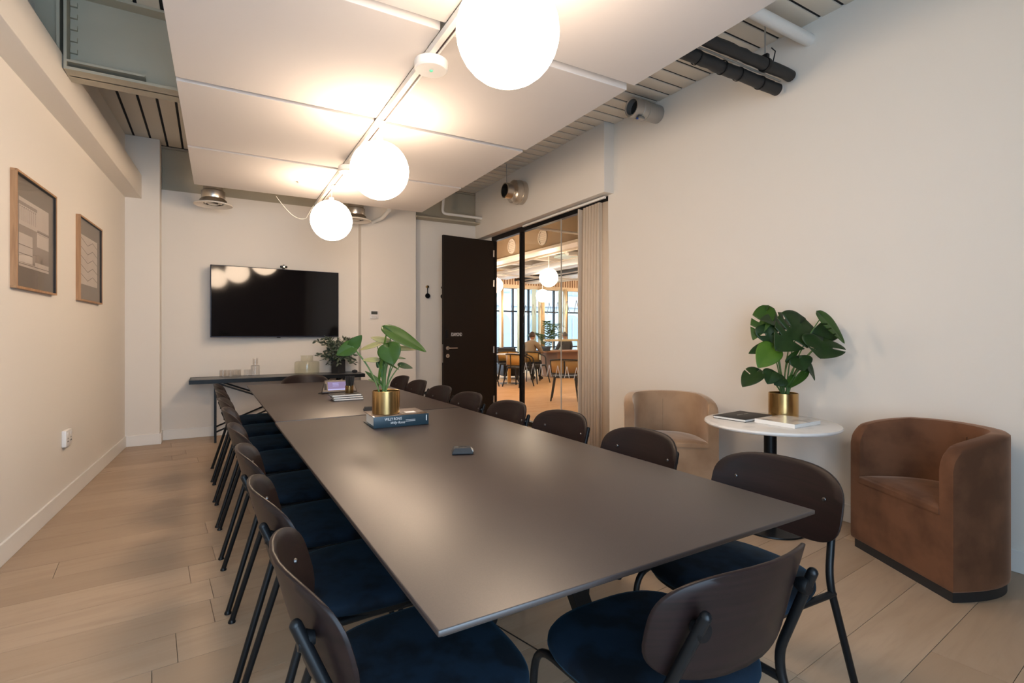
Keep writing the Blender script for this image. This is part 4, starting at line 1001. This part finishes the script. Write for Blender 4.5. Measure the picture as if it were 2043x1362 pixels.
# cane chairs
def cane_chair(label, x, y, rz, proto_=[None]):
    if proto_[0] is not None:
        o = copy_tree(proto_[0]); o.location = (x, y, 0); o.rotation_euler = (0, 0, R(rz)); o['label'] = label; return o
    t = thing('cane_chair', label, 'chair', (x, y, 0), R(rz), group='cane back cafe chairs'); proto_[0] = t
    out = sell(.235, .225, 3.2, 32)
    B().loft([[(a * s_, c_ * s_, z) for a, c_ in out] for s_, z in ((.95, .425), (1, .435), (1, .455), (.96, .463))]).done('seat', M_BLACKM, t)
    for sx in (-1, 1):
        B().tube([(sx * .20, .17, .43), (sx * .27, .26, 0)], [.019, .014], 8).done('leg', M_BLACKM, t)
        B().tube([(sx * .19, -.15, .43), (sx * .25, -.27, 0)], [.019, .014], 8).done('leg', M_BLACKM, t)
        B().tube(fillet([(sx * .235, .16, .44), (sx * .27, .12, .66), (sx * .27, -.08, .72)], .07), .014, 8).done('arm_support', M_BLACKM, t)
    arc = [(.275 * math.cos(a), -.04 - .235 * math.sin(a)) for a in [math.pi * i / 24 for i in range(25)]]
    B().tube([(x_, y_, .735 + .03 * math.sin(math.pi * i / 24)) for i, (x_, y_) in enumerate(arc)], .014, 8).done('top_rail', M_BLACKM, t)
    B().tube([(x_ * .93, y_ * .96, .50) for x_, y_ in arc], .012, 8).done('lower_rail', M_BLACKM, t)
    for lo, hi in ((1, 12), (12, 23)):
        b = B(); rows = []
        for i in range(lo, hi + 1):
            x_, y_ = arc[i]; rows.append([b.bm.verts.new((x_ * f, y_ * g_, z)) for f, g_, z in ((.93, .96, .505), (1, 1, .735 + .03 * math.sin(math.pi * i / 24)))])
        for a_, c_ in zip(rows, rows[1:]): b.bm.faces.new((a_[0], a_[1], c_[1], c_[0]))
        o = b.done('cane_panel', M_CANE, t); md = o.modifiers.new('thickness', 'SOLIDIFY'); md.thickness = .004
    for i in (2, 12, 22): B().tube([(arc[i][0] * .93, arc[i][1] * .96, .44), (arc[i][0], arc[i][1], .74)], .011, 8).done('upright', M_BLACKM, t)
    return t
cane_chair('cane back cafe chair nearest the glass, beside the curtain', 5.73, 7.76, -40)
cane_chair('cane back chair in front of the gold pedestal table', 6.2, 10.25, -70)
cane_chair('cane back chair half hidden behind the black mullion', 7.03, 10.78, -160)
cane_chair('cane back chair cut off by the open door edge', 5.66, 10.80, -110)
cane_chair('cane back chair on the far side of the pedestal table', 6.72, 11.62, 150)
ct = thing('pedestal_table', 'round white cafe table on a gold pedestal', 'table', (6.35, 10.92, 0))
B().lathe([(0, .715), (.34, .715), (.35, .722), (.35, .735), (0, .735)], seg=40).done('top', M_WHITE, ct)
B().lathe([(0, .02), (.045, .02), (.045, .715), (0, .715)], seg=20).done('column', M_BRASS, ct)
B().lathe([(0, 0), (.26, 0), (.26, .012), (.05, .025), (0, .025)], seg=40).done('base', M_GALV, ct)
sf = thing('lounge_seat', 'dark upholstered lounge seat behind the pedestal table', 'sofa', (7.15, 12.25, 0), R(170))
B().box((0, 0, .25), (.60, .6, .34), bev=.04).done('seat', M_BLACKM, sf)
B().box((0, -.32, .62), (.58, .16, .44), bev=.06).done('backrest', M_BLACKM, sf)
for sx in (-1, 1):
    for sy in (-1, 1): B().tube([(sx * .24, sy * .22, .1), (sx * .26, sy * .25, 0)], .015, 8).done('leg', M_BLACKM, sf)
dk = thing('bench_desk', 'long wooden bench desk where two people sit', 'desk', (9.22, 11.92, 0), R(0))
B().box((0, 0, .735), (2.9, .95, .035), bev=.004).done('top', M_DESK, dk)
B().box((.2, -.30, .36), (2.28, .03, .71)).done('modesty_panel', M_DESK, dk)
for sx in (-.95, 1.35): B().box((sx, 0, .36), (.05, .8, .71)).done('end_panel', M_DESK, dk)
ll = thing('desk_lamp', 'long pale yellow desk lamp bar on two posts', 'lamp', (8.9, 12.05, .7535))
B().box((.0, 0, .285), (1.5, .10, .06), bev=.01).done('shade', M_YELLOW, ll)
for sx in (-.45, .45):
    B().tube([(sx, 0, 0), (sx, 0, .265)], .012, 8).done('post', M_YELLOW, ll); B().lathe([(0, 0), (.05, 0), (.05, .01), (0, .012)], c=(sx, 0, 0), seg=20).done('foot', M_YELLOW, ll)
lt = thing('laptop', 'open dark laptop in front of the seated man', 'laptop', (7.92, 11.75, .7535), R(-62))
B().box((0, 0, .009), (.32, .22, .016), bev=.004).done('base', M_GREYP, lt)
B().box((0, .13, .07), (.32, .012, .13), rot=Matrix.Rotation(R(-35), 3, 'X'), bev=.003).done('lid', M_GREYP, lt)
# palm
pm = thing('palm_plant', 'feathery green palm in front of the cafe windows', 'potted plant', (9.31, 13.55, 0))
B().lathe([(0, 0), (.17, 0), (.21, .38), (.2, .40), (.18, .38), (0, .36)], seg=28).done('pot', M_BLACKM, pm)
B().lathe([(0, .355), (.185, .365), (0, .375)], seg=20).done('soil', M_SOIL, pm)
rp = random.Random(4)
for q in range(11):
    az = q * 2.4; reach = rp.uniform(.35, .75); top = rp.uniform(1.15, 1.65); pts = []
    for i in range(11):
        t = i / 10; pts.append(Vector((reach * t ** 1.4 * math.cos(az), reach * t ** 1.4 * math.sin(az) * .6, .36 + (top - .36) * math.sin(t * 1.9) / math.sin(1.57) if t < .83 else .36 + (top - .36) * math.sin(t * 1.9))))
    fr = B().tube(pts, [.008 - .0006 * i for i in range(11)], 5).done('frond', M_STEM, pm)
    b = B()
    for i in range(4, 11):
        d_ = (pts[i] - pts[i - 1]).normalized(); side = d_.cross(Vector((0, 0, 1))).normalized()
        for f_ in (0, .5):
            c_ = pts[i].lerp(pts[i - 1], f_)
            for sg in (-1, 1):
                tp = c_ + side * sg * .16 + d_ * .10 + Vector((0, 0, -.04)); w_ = d_ * .012
                vs = [b.bm.verts.new(p_) for p_ in (c_ - w_, c_.lerp(tp, .5) - w_ * 1.2, tp, c_.lerp(tp, .5) + w_ * 1.2, c_ + w_)]; b.bm.faces.new(vs)
    o = b.done('leaflets', M_LEAFM, fr, kind='stuff'); md = o.modifiers.new('thickness', 'SOLIDIFY'); md.thickness = .002

# ---------------------------------------------------------------- people in the cafe
def skin_body(name, m, parent, joints, edges, root, lev=2):
    me = bpy.data.meshes.new(name); names = list(joints); me.from_pydata([joints[n][0] for n in names], [(names.index(a), names.index(c)) for a, c in edges], [])
    o = bpy.data.objects.new(name, me); COL.objects.link(o); o.parent = parent; me.materials.append(m)
    sk = o.modifiers.new('skin', 'SKIN'); sk.use_smooth_shade = True
    for i, n in enumerate(names):
        r_ = joints[n][1]; me.skin_vertices[0].data[i].radius = r_ if isinstance(r_, tuple) else (r_, r_); me.skin_vertices[0].data[i].use_root = (n == root)
    sb = o.modifiers.new('sub', 'SUBSURF'); sb.levels = lev; sb.render_levels = lev; return o
def person(label, loc, rz, top, hair, lean=.10, arm_l=(-.20, .42, .78), arm_r=(.20, .42, .78)):
    """seated, facing +y; hips at seat height .46"""
    t = thing('person', label, 'person', loc, R(rz)); t.scale = (.94, .94, .94)
    J = {'pelvis': ((0, 0, .53), (.15, .125)), 'waist': ((0, .01 + lean * .3, .70), (.145, .11)), 'chest': ((0, lean * .8, .92), (.195, .125)), 'collar': ((0, lean, 1.05), (.095, .075)), 'neck': ((0, lean + .02, 1.12), .052),
         'shl': ((-.195, lean - .01, 1.01), .082), 'shr': ((.195, lean - .01, 1.01), .082)}
    E = [('pelvis', 'waist'), ('waist', 'chest'), ('chest', 'collar'), ('collar', 'neck'), ('collar', 'shl'), ('collar', 'shr')]
    for s_, arm in (('l', arm_l), ('r', arm_r)):
        sg = -1 if s_ == 'l' else 1
        J['el' + s_] = ((sg * .265, lean + .10, .79), .06); J['wr' + s_] = (arm, .036)
        E += [('sh' + s_, 'el' + s_), ('el' + s_, 'wr' + s_)]
    skin_body('torso_clothing', top, t, J, E, 'pelvis')
    J = {'pelvis': ((0, 0, .53), (.15, .12))}; E = []
    for sg, s_ in ((-1, 'l'), (1, 'r')):
        J['hip' + s_] = ((sg * .09, .05, .52), .088); J['kn' + s_] = ((sg * .12, .45, .52), .064); J['an' + s_] = ((sg * .12, .40, .10), .042); J['toe' + s_] = ((sg * .13, .55, .045), .036)
        E += [('pelvis', 'hip' + s_), ('hip' + s_, 'kn' + s_), ('kn' + s_, 'an' + s_), ('an' + s_, 'toe' + s_)]
    skin_body('trousers', M_TROUS, t, J, E, 'pelvis')
    # head with face, ears, neck
    hx = Vector((0, lean + .05, 1.245)); b = B()
    b.sphere(hx, .10, 20, (1, 1, 1))
    for v in b.bm.verts:
        p = v.co - hx if False else v.co
    b.bm.verts.ensure_lookup_table()
    for v in b.bm.verts:
        d = v.co - hx
        d.x *= .77; d.y *= .98; d.z *= 1.17
        if d.z < -.03 and d.y > 0: d.y *= .92; d.x *= .86
        v.co = hx + d
    b.tube([(0, lean + .015, 1.09), (0, lean + .035, 1.18)], [.052, .050], 12)
    b.sphere(hx + Vector((0, .100, -.012)), .016, 10, (.8, 1.1, 1.5))
    for sg in (-1, 1): b.sphere(hx + Vector((sg * .078, -.005, -.01)), .020, 10, (.45, .8, 1.4))
    hd_ = b.done('head', M_SKIN, t, ang=80)
    for sg in (-1, 1): B().sphere(hx + Vector((sg * .032, .086, .012)), .010, 8).done('eye', M_BLACKM, hd_)
    B().box(hx + Vector((0, .089, -.055)), (.042, .010, .008), bev=.003).done('mouth', mat('lips', (.35, .14, .11), .5), hd_)
    b = B(); b.sphere(hx + Vector((0, -.012, .010)), .102, 20, (.81, .98, 1.14))
    kill = [v for v in b.bm.verts if (v.co - hx).z < (-.045 if (v.co - hx).y < 0 else .055) or ((v.co - hx).y > .045 and (v.co - hx).z < .075)]
    bmesh.ops.delete(b.bm, geom=kill, context='VERTS'); o = b.done('hair', hair, hd_, ang=80); md = o.modifiers.new('thickness', 'SOLIDIFY'); md.thickness = .004
    # hands: palm and five fingers
    for sg, arm in ((-1, arm_l), (1, arm_r)):
        w_ = Vector(arm); fd = Vector((-sg * .15, 1, -.15)).normalized(); b = B()
        b.box(w_ + fd * .055, (.078, .095, .028), rot=fd.to_track_quat('Y', 'Z').to_matrix(), bev=.011)
        side = Vector((1, sg * .15, 0)).normalized()
        for q, ln in enumerate((.062, .075, .080, .070)):
            p0 = w_ + fd * .095 + side * (.030 - q * .020) * sg * -1
            b.tube([p0, p0 + fd * ln * .5 + Vector((0, 0, .006)), p0 + fd * ln + Vector((0, 0, -.018))], [.009, .0085, .007], 8)
        p0 = w_ + fd * .03 - side * sg * .036; b.tube([p0, p0 - side * sg * .028 + fd * .03, p0 - side * sg * .03 + fd * .065], [.011, .010, .008], 8)
        b.done('hand', M_SKIN, t, ang=80)
    B().lathe([(.054, -.012), (.060, -.012), (.060, .020), (.054, .022)], c=(0, lean + .018, 1.11), seg=20).done('collar', M_INKW if top is M_SWEAT else M_JACKET, t)
    for sg in (-1, 1): B().sphere((sg * .125, .50, .045), .05, 14, (.85, 1.9, .85)).done('shoe', M_BLACKM, t)
    return t
def stool(x, y, label):
    t = thing('desk_chair', label, 'chair', (x, y, 0), group='desk chairs in the cafe')
    B().box((0, 0, .35), (.42, .42, .05), bev=.02).done('seat', M_BLACKM, t)
    for sx in (-1, 1):
        for sy in (-1, 1): B().tube([(sx * .17, sy * .17, .34), (sx * .21, sy * .21, 0)], .012, 8).done('leg', M_BLACKM, t)
person('seated man in a beige sweater with a white collar, leaning over the desk', (7.19, 11.34, 0), -62, M_SWEAT, M_HAIR, lean=.16, arm_l=(-.16, .46, .80), arm_r=(.17, .46, .80))
stool(7.19, 11.34, 'black desk chair under the man in the beige sweater')
person('seated person in a dark jacket facing the cafe windows', (9.5, 12.85, 0), -8, M_JACKET, M_HAIRG, lean=.02, arm_l=(-.2, .40, .74), arm_r=(.2, .40, .74))
stool(9.5, 12.85, 'black desk chair under the person in the dark jacket')

# ---------------------------------------------------------------- street outside the cafe
struct(B().box((9, 21, -.3), (40, 13.0, .1)).done('pavement', M_PAVE), 'bright street outside the cafe windows', 'pavement')
fb = thing('stone_building', 'pale stone building across the street', 'building', (13.5, 26.5, -.25))
B().box((0, .5, 5), (24, 1.0, 10)).done('wall', M_FACADE, fb)
B().box((0, -.08, 3.3), (24, .16, .35)).done('cornice', M_FACADE, fb)
for i in range(7):
    x = -9 + i * 2.6
    f_ = B().box((x, -.03, 4.9), (1.1, .06, 2.0)).done('window', M_FWIN, fb)
    for q in (-.275, .275): B().box((x + q, -.07, 4.9), (.5, .02, 1.9)).done('pane', M_FWIN, f_)
    B().box((x, -.08, 4.9), (.06, .05, 2.0)).done('glazing_bar', M_FACADE, f_)
    f_ = B().prism_y([(x - .55, .6), (x + .55, .6), (x + .55, 2.1)] + [(x + .55 * math.cos(R(a)), 2.1 + .55 * math.sin(R(a))) for a in range(15, 180, 15)] + [(x - .55, 2.1)], -.06, 0).done('arched_window', M_FWIN, fb)
    B().box((x, -.08, 1.5), (.06, .05, 1.9)).done('glazing_bar', M_FACADE, f_)
